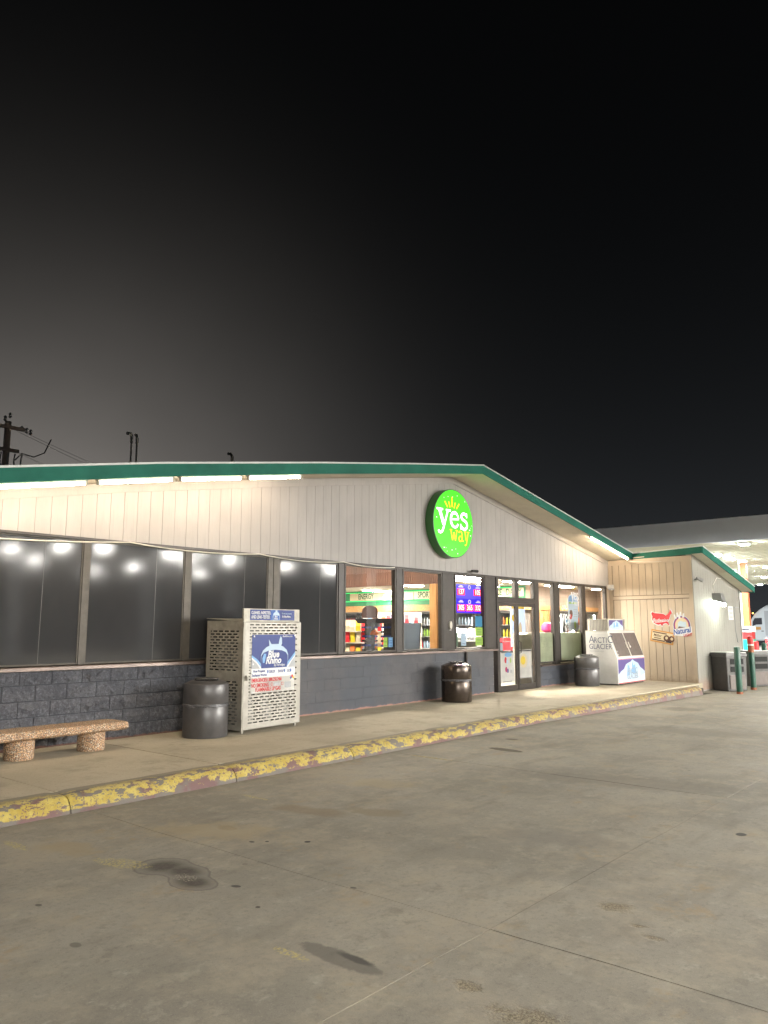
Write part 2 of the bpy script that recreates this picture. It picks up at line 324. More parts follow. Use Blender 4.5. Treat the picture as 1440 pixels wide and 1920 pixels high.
M = {}
M['lot'] = lot_material(); M['walk'] = walk_material(); M['kerb'] = kerb_material()
M['seam'] = mat('film_seam', (0.075, 0.075, 0.075), 0.4)
M['joint'] = mat('joint_dirt', (0.075, 0.066, 0.053), 0.95, var=0.4, vscale=30)
M['far_ground'] = mat('far_ground', (0.05, 0.05, 0.048), 0.95, var=0.3, vscale=0.3)
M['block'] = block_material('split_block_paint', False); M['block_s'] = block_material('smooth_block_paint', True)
M['mortar'] = mat('painted_mortar', (0.085, 0.088, 0.103), 0.8, var=0.3, vscale=20, bump=0.4)
M['siding'] = siding_material('cream_siding', (0.425, 0.402, 0.392), (0.34, 0.27, 0.2))
M['siding_t'] = siding_material('tan_siding', (0.62, 0.515, 0.39), (0.24, 0.17, 0.11))
M['siding_f'] = siding_material('pink_base_siding', (0.29, 0.28, 0.25), (0.36, 0.23, 0.17))
M['groove_d'] = mat('deep_groove', (0.24, 0.18, 0.13), 0.8)
M['groove'] = mat('siding_groove', (0.345, 0.325, 0.31), 0.8)
M['soffit'] = mat('soffit_paint', (0.76, 0.70, 0.58), 0.7, var=0.12, vscale=1.5, bump=0.1)
M['green'] = mat('green_fascia', (0.022, 0.155, 0.115), 0.6, spec=0.15, var=0.2, vscale=2.0, bump=0.08)
M['drip'] = mat('white_drip_edge', (0.75, 0.77, 0.75), 0.35, var=0.12, vscale=5)
M['roof'] = mat('roof_felt', (0.08, 0.08, 0.08), 0.9, var=0.3, vscale=5)
M['bronze'] = mat('bronze_frame', (0.040, 0.033, 0.029), 0.42, metal=0.15, var=0.25, vscale=9)
M['alu'] = mat('worn_aluminium', (0.082, 0.072, 0.060), 0.5, metal=0.25, var=0.3, vscale=7)
M['copper'] = mat('copper_sill', (0.165, 0.122, 0.105), 0.38, metal=0.3, var=0.35, vscale=4, bump=0.06, bscale=12)
M['film'] = film_material()
M['glass'] = glass_material('clear_glass')
M['frost'] = translucent('frosted_film', (0.60, 0.65, 0.50), 0.6)
M['white'] = mat('white_paint', (0.74, 0.73, 0.70), 0.5, var=0.08, vscale=6)
M['offwhite'] = mat('offwhite_paint', (0.66, 0.62, 0.54), 0.5, var=0.12, vscale=4)
M['paper'] = translucent('paper', (0.80, 0.79, 0.76), 0.35)
M['black'] = mat('black_plastic', (0.02, 0.02, 0.022), 0.4, bump=0.1)
M['can'] = mat('charcoal_enamel', (0.090, 0.086, 0.088), 0.33, metal=0.1, var=0.2, vscale=10, bump=0.02, bscale=6)
M['can_b'] = mat('brown_black_enamel', (0.075, 0.058, 0.048), 0.24, metal=0.6, var=0.3, vscale=10, bump=0.08, bscale=14)
M['bag'] = mat('bin_liner', (0.10, 0.10, 0.11), 0.22, bump=0.5, bscale=40)
M['agg'] = aggregate_material()
M['galv'] = mat('galvanised_sheet', (0.42, 0.395, 0.34), 0.42, metal=0.35, var=0.28, vscale=7, bump=0.15, bscale=9)
M['galv_l'] = mat('pale_door_sheet', (0.42, 0.40, 0.36), 0.42, metal=0.4, var=0.18, vscale=6, bump=0.12, bscale=8)
M['dark'] = mat('dark_inside', (0.012, 0.012, 0.012), 0.9)
M['tank'] = mat('tank_grey', (0.20, 0.20, 0.195), 0.35, var=0.2)  # darkened to grey so the tanks read shaded behind the slots
def pr(n, c, r=0.45): M[n] = mat('print_'+n, c, r)
pr('navy', (0.012, 0.035, 0.21)); pr('blue', (0.02, 0.10, 0.40)); pr('lblue', (0.20, 0.42, 0.72)); pr('pblue', (0.48, 0.62, 0.76)); pr('red', (0.60, 0.02, 0.03))
pr('yellow', (0.75, 0.55, 0.03)); pr('lime', (0.38, 0.62, 0.10)); pr('cyan', (0.04, 0.26, 0.48)); pr('ink', (0.02, 0.02, 0.03)); pr('grey', (0.42, 0.43, 0.45))
pr('gold', (0.62, 0.30, 0.07)); pr('cream', (0.72, 0.62, 0.42)); pr('brown', (0.12, 0.05, 0.03)); pr('violet', (0.10, 0.075, 0.25)); pr('orange', (0.65, 0.16, 0.03))
pr('slate', (0.07, 0.09, 0.16)); pr('magenta', (0.45, 0.02, 0.12)); pr('dgreen', (0.02, 0.12, 0.06)); pr('skyp', (0.55, 0.68, 0.78)); pr('steel', (0.30, 0.36, 0.42)); pr('white2', (0.78, 0.79, 0.80))
def em(n, c, s): M[n] = mat('glow_'+n, (0.5*c[0], 0.5*c[1], 0.5*c[2]), 0.4, emit=c, es=s)
em('tube', (1.0, 0.80, 0.56), P_TUBE); em('tube_pair', (1.0, 0.80, 0.56), P_TUBE*1.08); em('sign_g', (0.045, 0.78, 0.0), 1.0); em('sign_w', (1, 1, 1), 1.5); em('sign_y', (0.90, 0.95, 0.0), 1.1)
em('ceil', (1.0, 0.93, 0.80), P_CEIL); em('led_b', (0.08, 0.06, 0.85), 1.0); em('led_b2', (0.02, 0.0, 0.9), 1.0); em('led_r', (1.0, 0.02, 0.03), 1.4); em('led_d', (1.0, 0.55, 0.55), 2.4)
em('led_w', (0.62, 0.55, 1.0), 1.2); em('far', (1.0, 0.97, 0.90), P_FAR); em('right', (0.92, 0.97, 1.0), P_RIGHT); em('cooler', (0.95, 1.0, 0.92), 60.0)
em('neon', (0.05, 0.9, 0.25), 1.5); em('pack', (0.85, 1.0, 0.80), P_PACK); em('amber', (1.0, 0.45, 0.08), 9.0); em('menu', (0.55, 0.66, 0.9), 0.8)
M['rib'] = mat('ribbed_brown_panel', (0.20, 0.095, 0.062), 0.45, var=0.3, vscale=2, stretch=(1, 1, 0.2), col2=(0.13, 0.075, 0.06))
M['ply'] = wood_material('brown_ply', (0.24, 0.165, 0.12), (0.32, 0.225, 0.165))
M['pine'] = wood_material('orange_pine', (0.48, 0.23, 0.075), (0.58, 0.31, 0.11))
M['osb'] = mat('osb_board', (0.55, 0.30, 0.12), 0.7, var=0.45, vscale=18)
M['tile'] = mat('floor_tile', (0.42, 0.38, 0.33), 0.35, var=0.15)
M['ceiling'] = mat('ceiling_tile', (0.70, 0.62, 0.50), 0.8, var=0.1)
M['iwall'] = mat('interior_wall', (0.52, 0.46, 0.38), 0.7, var=0.1)
M['gwall'] = mat('green_band', (0.03, 0.20, 0.09), 0.6, var=0.2)
M['bol_g'] = mat('green_bollard_paint', (0.010, 0.070, 0.045), 0.42, var=0.3, vscale=6)
M['bol_r'] = mat('red_bollard_paint', (0.55, 0.03, 0.03), 0.4, var=0.2)
M['rustband'] = mat('rusty_band', (0.30, 0.09, 0.04), 0.7, var=0.4, vscale=30)
M['bin'] = mat('grey_bin_plastic', (0.085, 0.082, 0.080), 0.5, var=0.2, vscale=8)
M['bin2'] = mat('brown_bin_panel', (0.135, 0.110, 0.100), 0.55, var=0.2, vscale=8)
M['canopy'] = mat('canopy_panel', (0.80, 0.85, 0.92), 0.5, var=0.06, vscale=0.8)
M['canopy_u'] = mat('canopy_decking', (0.74, 0.74, 0.60), 1.0, spec=0.0, var=0.1, vscale=1)
M['post'] = mat('orange_column', (0.60, 0.13, 0.04), 0.45, var=0.15)
M['steelgrey'] = mat('grey_steel', (0.25, 0.25, 0.25), 0.4, metal=0.5)
M['polew'] = mat('pole_wood', (0.60, 0.50, 0.44), 0.9, var=0.3)
M['cable'] = mat('pale_cable', (0.78, 0.74, 0.66), 0.5)
M['truck'] = mat('truck_white', (0.62, 0.66, 0.68), 0.3)
M['teal'] = mat('teal_panel', (0.01, 0.50, 0.33), 0.4)

# ------------------------------------------------------------------ mesh helpers
class MB:
    def __init__(s): s.v = []; s.f = []; s.mi = []; s.cur = 0
    def mat(s, i): s.cur = i; return s
    def add(s, vs, fs):
        o = len(s.v); s.v += [tuple(v) for v in vs]; s.f += [tuple(i+o for i in f) for f in fs]; s.mi += [s.cur]*len(fs); return s
    def box(s, x0, y0, z0, x1, y1, z1):
        return s.add([(x0,y0,z0),(x1,y0,z0),(x1,y1,z0),(x0,y1,z0),(x0,y0,z1),(x1,y0,z1),(x1,y1,z1),(x0,y1,z1)],
                     [(0,3,2,1),(4,5,6,7),(0,1,5,4),(1,2,6,5),(2,3,7,6),(3,0,4,7)])
    def hexa(s, b, t):   # bottom 4, top 4 (counter clockwise seen from above)
        return s.add(list(b)+list(t), [(0,3,2,1),(4,5,6,7),(0,1,5,4),(1,2,6,5),(2,3,7,6),(3,0,4,7)])
    def prism(s, pts, f0, f1):
        """pts: polygon; f0/f1 map (u,v) to 3-D front and back"""
        n = len(pts); a = [f0(*p) for p in pts]; b = [f1(*p) for p in pts]
        return s.add(a+b, [tuple(range(n)), tuple(reversed(range(n, 2*n)))]+[(i, i+n, (i+1)%n+n, (i+1)%n) for i in range(n)])
    def lathe(s, prof, n=24, c=(0,0,0), cap=True):
        vs_ = []; fs_ = []
        for (r, z) in prof:
            for k in range(n):
                a = 2*math.pi*k/n; vs_.append((c[0]+r*math.cos(a), c[1]+r*math.sin(a), c[2]+z))
        for i in range(len(prof)-1):
            for k in range(n):
                k2 = (k+1)%n; fs_.append((i*n+k, i*n+k2, (i+1)*n+k2, (i+1)*n+k))
        if cap: fs_.append(tuple(reversed(range(n)))); fs_.append(tuple((len(prof)-1)*n+k for k in range(n)))
        return s.add(vs_, fs_)
    def tube(s, path, r, n=8):
        pts = [Vector(p) for p in path]; vs_ = []; fs_ = []
        rr = r if isinstance(r, (list, tuple)) else [r]*len(pts)
        for i, p in enumerate(pts):
            d = (pts[min(i+1, len(pts)-1)]-pts[max(i-1, 0)]).normalized()
            up = Vector((0,0,1)) if abs(d.z) < 0.95 else Vector((1,0,0))
            a = d.cross(up).normalized(); b = a.cross(d).normalized()
            for k in range(n):
                t = 2*math.pi*k/n; vs_.append(p+(a*math.cos(t)+b*math.sin(t))*rr[i])
        for i in range(len(pts)-1):
            for k in range(n):
                k2 = (k+1)%n; fs_.append((i*n+k, (i+1)*n+k, (i+1)*n+k2, i*n+k2))
        fs_.append(tuple(range(n))); fs_.append(tuple(reversed([(len(pts)-1)*n+k for k in range(n)])))
        return s.add(vs_, fs_)
    def mesh(s, name, mats, smooth=False):
        me = bpy.data.meshes.new(name); me.from_pydata(s.v, [], s.f)
        for m in mats: me.materials.append(M[m] if isinstance(m, str) else m)
        if len(mats) > 1: me.polygons.foreach_set('material_index', s.mi)
        if smooth: me.polygons.foreach_set('use_smooth', [True]*len(s.f))
        me.update(); return me
    def build(s, name, mats, parent=None, smooth=False, bevel=0.0, kind=None, label=None, world=True, fix=False):
        if isinstance(mats, str): mats = [mats]
        if parent is not None and world:
            o = wloc(parent); s.v = [(v[0]-o[0], v[1]-o[1], v[2]-o[2]) for v in s.v]
        me = s.mesh(name, mats, smooth)
        ob = link(name, me, parent)
        if bevel:
            b = ob.modifiers.new('bevel', 'BEVEL'); b.width = bevel; b.segments = 2; b.limit_method = 'ANGLE'
        if smooth and not bevel:
            try: me.set_sharp_from_angle(angle=R(35))
            except Exception: pass
        if kind: ob['kind'] = kind
        if label: ob['label'] = label
        return ob
def wloc(p):
    v = Vector((0,0,0))
    while p is not None: v += p.location; p = p.parent
    return v
def link(name, me, parent=None):
    ob = bpy.data.objects.new(name, me); C.objects.link(ob)
    if parent is not None: ob.parent = parent
    return ob
def tag(o, label, cat, group=None):
    o['label'] = label; o['category'] = cat
    if group: o['group'] = group
    return o
def thing(name, label, cat, loc=(0,0,0), rz=0.0, group=None):
    o = bpy.data.objects.new(name, None); C.objects.link(o); o.location = loc; o.rotation_euler = (0,0,rz); o.empty_display_size = 0.2
    return tag(o, label, cat, group)
def struct(o): o['kind'] = 'structure'; return o
def copy_thing(root, loc, rz, label, group=None):
    r = root.copy(); C.objects.link(r); r.location = loc; r.rotation_euler = (0,0,rz); r['label'] = label
    if group: r['group'] = group
    for ch in [o for o in C.objects if o.parent == root]:
        c = ch.copy(); C.objects.link(c); c.parent = r
        for g in [o for o in C.objects if o.parent == ch]:
            d = g.copy(); C.objects.link(d); d.parent = c
    return r

def text(s, size, m, parent, origin, right, up, align='LEFT', bold=0.0, shear=0.0, sx=1.0, depth=0.001, name='lettering', local=False):
    cu = bpy.data.curves.new(name, 'FONT'); cu.body = s; cu.size = size; cu.align_x = align; cu.align_y = 'CENTER'
    cu.offset = bold; cu.shear = shear; cu.extrude = depth; cu.resolution_u = 3
    tmp = bpy.data.objects.new('lettering_source', cu)
    me = bpy.data.meshes.new_from_object(tmp); bpy.data.objects.remove(tmp)
    me.materials.clear(); me.materials.append(M[m])
    right = Vector(right).normalized(); up = Vector(up).normalized(); n = right.cross(up)
    mt = Matrix(((right.x*sx, up.x, n.x, origin[0]), (right.y*sx, up.y, n.y, origin[1]), (right.z*sx, up.z, n.z, origin[2]), (0,0,0,1)))
    if parent is not None and not local: mt = Matrix.Translation(-wloc(parent)) @ mt
    me.transform(mt); me.name = name
    return link(name, me, parent)

class Panel:
    """flat artwork laid out in (u, v) metres on a plane, every layer a little proud of the last"""
    def __init__(s, origin, right, up, parent, local=False):
        s.k = 1.0; s.o = Vector(origin); s.r = Vector(right).normalized(); s.u = Vector(up).normalized(); s.n = s.r.cross(s.u); s.p = parent; s.local = local
        s.layers = {}
    def at(s, u, v, h): return s.o+s.r*u*s.k+s.u*v*s.k+s.n*h
    def poly(s, pts, m, h, name='artwork', th=0.0015):
        a = sum(pts[i][0]*pts[(i+1) % len(pts)][1]-pts[(i+1) % len(pts)][0]*pts[i][1] for i in range(len(pts)))
        if a < 0: pts = pts[::-1]
        mb = s.layers.setdefault((name, m), MB())
        mb.prism(pts, lambda u, v: s.at(u, v, h), lambda u, v: s.at(u, v, h-th)); return s
    def rect(s, u0, v0, u1, v1, m, h, name='artwork', th=0.0015): return s.poly([(u0,v0),(u1,v0),(u1,v1),(u0,v1)], m, h, name, th)
    def disc(s, cu, cv, ru, rv, m, h, name='artwork', n=28, a0=0, a1=360):
        return s.poly([(cu+ru*math.cos(R(a0+(a1-a0)*k/n)), cv+rv*math.sin(R(a0+(a1-a0)*k/n))) for k in range(n)], m, h, name)
    def stroke(s, pts, w, m, h, name='artwork'):
        w = w if isinstance(w, (list, tuple)) else [w]*len(pts)
        L_, R_ = [], []
        for i, p in enumerate(pts):
            a = Vector(pts[max(i-1, 0)]); b = Vector(pts[min(i+1, len(pts)-1)]); d = (b-a).normalized(); nn = Vector((-d.y, d.x))
            L_.append((p[0]+nn.x*w[i]/2, p[1]+nn.y*w[i]/2)); R_.append((p[0]-nn.x*w[i]/2, p[1]-nn.y*w[i]/2))
        mb = s.layers.setdefault((name, m), MB())
        for i in range(len(pts)-1):
            q = [R_[i], R_[i+1], L_[i+1], L_[i]]
            mb.prism(q, lambda u, v: s.at(u, v, h), lambda u, v: s.at(u, v, h-0.002))
        return s
    def text(s, st, size, m, u, v, h, **k): return text(st, size*s.k, m, s.p, s.at(u, v, h), s.r, s.u, local=s.local, **k)
    def done(s):
        for (name, m), mb in s.layers.items(): mb.build(name, m, s.p, world=not s.local)

def zg(x):   # the lot falls a little towards the right end of the shop
    return 0.0 if x < 12 else (-0.09*(x-12)/9 if x < 21 else -0.09)

# ================================================================== GROUND
YC = 6.55; YW = 9.41; ZW = 0.14
def build_ground():
    g = MB(); g.add([(-600,-600,-0.30),(700,-600,-0.30),(700,700,-0.30),(-600,700,-0.30)], [(0,1,2,3)])
    struct(g.build('ground', 'far_ground'))
    lot = MB()
    lot.add([(-14,-32,-0.105),(120,-32,-0.105),(120,60,-0.105),(-14,60,-0.105)], [(0,1,2,3)])
    base = struct(lot.build('parking_lot', 'joint'))
    xs = [-12.9, -8.75, -4.6, -0.44, 3.73, 7.9, 12.0, 16.4, 21.0, 25.4, 29.8, 34.2, 38.6, 43, 50, 58, 66, 74, 82, 96, 112]
    ysf = [-31, -26.9, -22.7, -18.5, -14.4, -10.2, -6.0, -1.8, 2.40, YC]
    for i in range(len(xs)-1):
        ys = ysf if xs[i] < 20.5 else ysf[:-1]+[6.93 if xs[i] < 25 else 6.6, 11, 15.3, 20, 26, 34, 46]
        if 20.5 < xs[i] < 25: ys = ysf[:-1]+[6.93]
        for j in range(len(ys)-1):
            x0, x1, y0, y1 = xs[i]+0.0032, xs[i+1]-0.0032, ys[j]+0.0026, ys[j+1]-0.0026
            if 20.5 < xs[i] < 25 and j == len(ys)-2: y1 += 0.3
            dz = random.uniform(-0.002, 0.002)
            n = 24 if (abs(x0) < 13 and y1 < 7 and y0 > -3) else 2
            vs_ = []; fs_ = []
            # front edges wobble slightly so that the joints are not ruler straight
            ring = [(x0+(x1-x0)*k/n, y0) for k in range(n)]+[(x1, y0+(y1-y0)*k/n) for k in range(n)]+[(x1-(x1-x0)*k/n, y1) for k in range(n)]+[(x0, y1-(y1-y0)*k/n) for k in range(n)]
            ring = [(x+0.022*noise.noise((x*0.9, y*1.3, 3.3))+0.004*noise.noise((x*9, y*9, 1.3)), y+0.012*noise.noise((x*1.3, y*0.9, 9.3))) for x, y in ring] if n > 2 else ring
            m = len(ring)
            top = [(x, y, zg(x)+dz) for x, y in ring]; inn = [(x*0.999+0.001*(x0+x1)/2, y*0.999+0.001*(y0+y1)/2, zg(x)+dz) for x, y in ring]
            bot = [(x, y, zg(x)-0.06) for x, y in ring]
            mb = MB(); mb.add(top+bot, [tuple(range(m))]+[(k, k+m, (k+1) % m+m, (k+1) % m) for k in range(m)])
            mb.build('concrete_slab', 'lot', base)
    # sidewalk
    sw = MB(); sw.box(0.2, 6.9, -0.1, 21.1, YW+0.02, ZW-0.025); sw = struct(sw.build('sidewalk', 'joint'))
    k = 0; x = -0.05
    while x < 20.9:
        x1 = min(x+1.82, 21.15)
        mb = MB(); mb.box(x+0.005, 6.865, 0.02, x1-0.005, YW+0.01, ZW+random.uniform(-0.001, 0.003))
        mb.build('pavement_slab', 'walk', sw, bevel=0.006); x += 1.82
    # kerb
    kb = MB(); kb.box(0.2, 6.68, -0.1, 20.6, 6.86, 0.05); kb = struct(kb.build('kerb', 'joint'))
    prof = [(6.553, -0.03), (6.566, 0.04), (6.590, 0.085), (6.622, 0.122), (6.662, 0.143), (6.715, 0.148), (6.79, 0.149), (6.86, 0.147), (6.86, -0.03)]
    x = -0.05
    while x < 20.7:
        x1 = min(x+1.82, 20.85); n = 22; vs_ = []; fs_ = []
        for i in range(n+1):
            xx = x+0.006+(x1-x-0.012)*i/n; e = 0.012 if i in (0, n) else 0
            curve = max(0.0, xx-20.1)**2*0.9
            flare = max(0.0, 3.35-xx)
            for (y, z) in prof:
                w = noise.noise((xx*4, y*9, z*9))*0.006+noise.noise((xx*17, y*20, z*20))*0.004
                zz = z-e*(z > 0.05)+zg(xx)*(0.5 if z > 0.05 else 1)
                yy = y+curve*(1 if y < 6.8 else 0)+w
                if z > 0.08: zz -= flare*0.030*(6.90-y)/0.3
                vs_.append((xx, min(yy, 6.862), zz+w*0.6))
        m = len(prof)
        for i in range(n):
            for j in range(m-1): fs_.append((i*m+j, i*m+j+1, (i+1)*m+j+1, (i+1)*m+j))
        fs_.append(tuple(range(m))); fs_.append(tuple(reversed([n*m+j for j in range(m)])))
        mb = MB(); mb.add(vs_, [tuple(reversed(f)) for f in fs_])
        mb.build('kerb_stone', 'kerb', kb, smooth=True); x += 1.82
build_ground()

# ================================================================== STORE BUILDING
store = thing('store_building', 'low gabled convenience shop with cream siding, grey block base and green roof edge', 'shop building', (1.2, YW, ZW))
GT = [(1.2, 2.90), (3.67, 3.355), (4.59, 3.525), (5.69, 3.73), (8.67, 4.225), (11.2, 4.62), (13.5, 4.965), (21.31, 3.655), (26.2, 2.70)]
def zt(x):
    for (a, za), (b, zb) in zip(GT, GT[1:]):
        if x <= b: return za+(zb-za)*(x-a)/(b-a)
    return GT[-1][1]
ZS = lambda x: zt(x)-0.165      # soffit height
ax_l = lambda y: 21.0+0.3*(y-6.93)/(YW-6.93)   # the wing's left wall is slightly out of square

def build_blocks():
    back = MB()
    back.box(1.2, YW+0.012, ZW-0.05, 15.0, YW+0.2, 1.085); back.box(17.06, YW+0.012, ZW-0.05, 21.3, YW+0.2, 0.66)
    wall = back.build('block_wall', 'mortar', store)
    variants = []
    for v in range(10):
        nx, nz = 9, 4; mb = MB(); vs_ = []
        for j in range(nz+1):
            for i in range(nx+1):
                u = i/nx; w = j/nz; edge = min(u, 1-u)*4; e2 = min(w, 1-w)*3
                k = min(1, edge)*min(1, e2) if 0 < i < nx and 0 < j < nz else 0
                d = 0.008+k*(0.022+0.045*(noise.noise((u*4+v*7.3, w*2.6, v*3.1)))+0.030*(random.random()-0.5))
                du = (random.uniform(-1, 1)*0.018 if 0 < i < nx else 0); dw = (random.uniform(-1, 1)*0.014 if 0 < j < nz else 0)
                vs_.append((u*0.388+du, -d, w*0.179+dw))
        fs_ = []
        for j in range(nz):
            for i in range(nx):
                a = j*(nx+1)+i; q = (a, a+1, a+nx+2, a+nx+1)
                fs_ += [(q[0], q[1], q[2]), (q[0], q[2], q[3])] if random.random() < 0.5 else [(q[0], q[1], q[3]), (q[1], q[2], q[3])]
        mb.add(vs_, fs_)
        o = len(mb.v); mb.add([(0, 0.02, 0), (0.388, 0.02, 0), (0.388, 0.02, 0.179), (0, 0.02, 0.179)], [])
        c0, c1, c2, c3 = 0, nx, (nx+1)*(nz+1)-1, (nx+1)*nz
        mb.f += [(c0, o, o+1, c1), (c1, o+1, o+2, c2), (c2, o+2, o+3, c3), (c3, o+3, o, c0)]; mb.mi += [0]*4
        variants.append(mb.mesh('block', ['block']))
    def smooth_block(w, h):
        mb = MB(); mb.box(0, -0.006, 0, w-0.0035, 0.02, h-0.0035); return mb.mesh('block', ['block_s'])
    full = smooth_block(0.40, 0.189); half = smooth_block(0.20, 0.189)
    o0 = wloc(wall)
    for r in range(5):
        z = ZW+0.003+r*0.189; x = 1.2+(0.2 if r % 2 else 0.0)
        if r % 2:
            ob = link('block', half, wall); ob.location = (1.2-o0[0], YW-o0[1], z-o0[2])
        while x < 14.98:
            w = min(0.40, 15.0-x)
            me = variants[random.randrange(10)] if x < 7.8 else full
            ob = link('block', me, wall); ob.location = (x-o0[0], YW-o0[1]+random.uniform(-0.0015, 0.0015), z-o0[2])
            if w < 0.39: ob.scale = (w/0.4, 1, 1)
            x += 0.40
    for r in range(3):
        z = ZW+0.003+r*0.176; x = 17.10-(0.2 if r % 2 else 0.0)
        while x < 21.2:
            x0 = max(x, 17.10); w = min(0.40-(x0-x), 21.28-x0)
            ob = link('block', full, wall); ob.location = (x0-o0[0], YW-o0[1]+random.uniform(-0.0015, 0.0015), z-o0[2]); ob.scale = (w/0.4, 1, 0.93)
            x += 0.40
build_blocks()

def build_siding():
    # main gable
    bk = MB(); pts = [(1.2, 2.74)]+[(21.4, 2.74)]+[(21.4, ZS(21.4))]+[(x, ZS(x)) for x, _ in reversed(GT[:-2])]
    bk.prism(pts, lambda u, v: (u, YW+0.012, v), lambda u, v: (u, YW+0.16, v))
    g = bk.build('gable_siding', 'groove', store)
    x = 1.2; w = 0.2032
    while x < 21.27:
        x1 = min(x+w, 21.30); mb = MB()
        zb = 2.735
        a, b = x+0.0024, x1-0.0024
        sub = [a]+[q for q, _ in GT if a < q < b]+[b]
        pts = [(a, zb), (b, zb)]+[(q, ZS(q)-0.004) for q in reversed(sub)]
        dy = random.uniform(-0.0012, 0.0012)
        mb.prism(pts, lambda u, v: (u, YW-0.004+dy, v), lambda u, v: (u, YW+0.012, v))
        mb.build('siding_board', 'siding', g); x += w
    fr = MB()   # frieze board under the soffit
    for (a, _), (b, _) in zip(GT[:-2], GT[1:-1]):
        fr.hexa([(a, YW-0.022, ZS(a)-0.14), (b, YW-0.022, ZS(b)-0.14), (b, YW-0.006, ZS(b)-0.14), (a, YW-0.006, ZS(a)-0.14)],
                [(a, YW-0.022, ZS(a)-0.006), (b, YW-0.022, ZS(b)-0.006), (b, YW-0.006, ZS(b)-0.006), (a, YW-0.006, ZS(a)-0.006)])
    fr.build('frieze_board', 'siding', store)
    # left wall of the wing, facing left
    Y0, Y1 = 6.93, 9.38
    bk = MB()
    bk.hexa([(ax_l(Y0)+0.012, Y0+0.01, -0.15), (ax_l(Y0)+0.15, Y0+0.01, -0.15), (ax_l(Y1+0.3)+0.15, Y1+0.3, -0.15), (ax_l(Y1+0.3)+0.012, Y1+0.3, -0.15)],
            [(ax_l(Y0)+0.012, Y0+0.01, 3.47), (ax_l(Y0)+0.15, Y0+0.01, 3.47), (ax_l(Y1+0.3)+0.15, Y1+0.3, 3.47), (ax_l(Y1+0.3)+0.012, Y1+0.3, 3.47)])
    g2 = bk.build('wing_side_siding', 'groove_d', store)
    def yboard(y, y1, z0, z1, parent, m, name='siding_board', out=0.004, th=0.016):
        mb = MB(); a, b = ax_l(y)-out, ax_l(y1)-out
        mb.hexa([(a, y, z0), (a+th, y, z0), (b+th, y1, z0), (b, y1, z0)], [(a, y, z1), (a+th, y, z1), (b+th, y1, z1), (b, y1, z1)])
        return mb.build(name, m, parent)
    y = Y0+0.10
    while y < Y1-0.12:
        y1 = min(y+w, Y1-0.10)
        yboard(y+0.006, y1-0.006, 0.10+random.uniform(-0.01, 0.02), 2.345, g2, 'siding_t')
        yboard(y+0.006, y1-0.006, 2.47, 3.38, g2, 'siding_t')
        y = y1
    yboard(Y0+0.1, Y1-0.1, 2.362, 2.452, g2, 'siding_t', 'trim_board', 0.030, 0.036)
    yboard(Y0+0.1, Y1-0.1, 3.34, 3.49, g2, 'siding_t', 'trim_board', 0.024, 0.03)
    yboard(Y0-0.004, Y0+0.1, -0.12, 3.49, g2, 'siding_t', 'corner_board', 0.024, 0.036)
    yboard(Y1-0.1, Y1+0.02, 0.1, 3.49, g2, 'siding_t', 'corner_board', 0.020, 0.036)
    # front wall of the wing
    XR = 25.2
    bk = MB(); bk.prism([(21.05, -0.15), (XR, -0.15), (XR, ZS(XR)), (21.05, ZS(21.05))], lambda u, v: (u, Y0+0.012, v), lambda u, v: (u, Y0+0.15, v))
    g3 = bk.build('wing_front_siding', 'groove', store)
    x = 21.07
    while x < XR-0.1:
        x1 = min(x+w, XR-0.09); mb = MB(); a, b = x+0.0035, x1-0.0035
        mb.prism([(a, -0.06), (b, -0.06), (b, 2.36), (a, 2.36)], lambda u, v: (u, Y0-0.004, v), lambda u, v: (u, Y0+0.012, v))
        mb.build('siding_board', 'siding_f', g3)
        mb = MB(); mb.prism([(a, 2.40), (b, 2.40), (b, ZS(b)-0.004), (a, ZS(a)-0.004)], lambda u, v: (u, Y0-0.004, v), lambda u, v: (u, Y0+0.012, v))
        mb.build('siding_board', 'siding_f', g3); x = x1
    mb = MB(); mb.box(20.985, Y0-0.022, -0.14, 21.075, Y0-0.005, 3.36); mb.build('corner_board', 'siding_f', g3)
    mb = MB(); mb.box(XR-0.09, Y0-0.022, -0.14, XR+0.01, Y0+0.0, ZS(XR)-0.01); mb.build('corner_board', 'siding_f', g3)
    mb = MB(); mb.box(21.075, Y0-0.018, 2.355, XR-0.09, Y0-0.005, 2.405); mb.build('trim_board', 'siding_f', g3)
    # shell walls that close the building
    mb = MB()
    mb.box(XR-0.15, Y0+0.15, -0.15, XR, 22.0, 2.62); mb.box(1.05, YW+0.0, -0.1, 1.2, 22.0, 2.7); mb.box(1.05, 22.0, -0.1, XR, 22.15, 2.6)
    mb.build('outer_wall', 'siding', store)
build_siding()

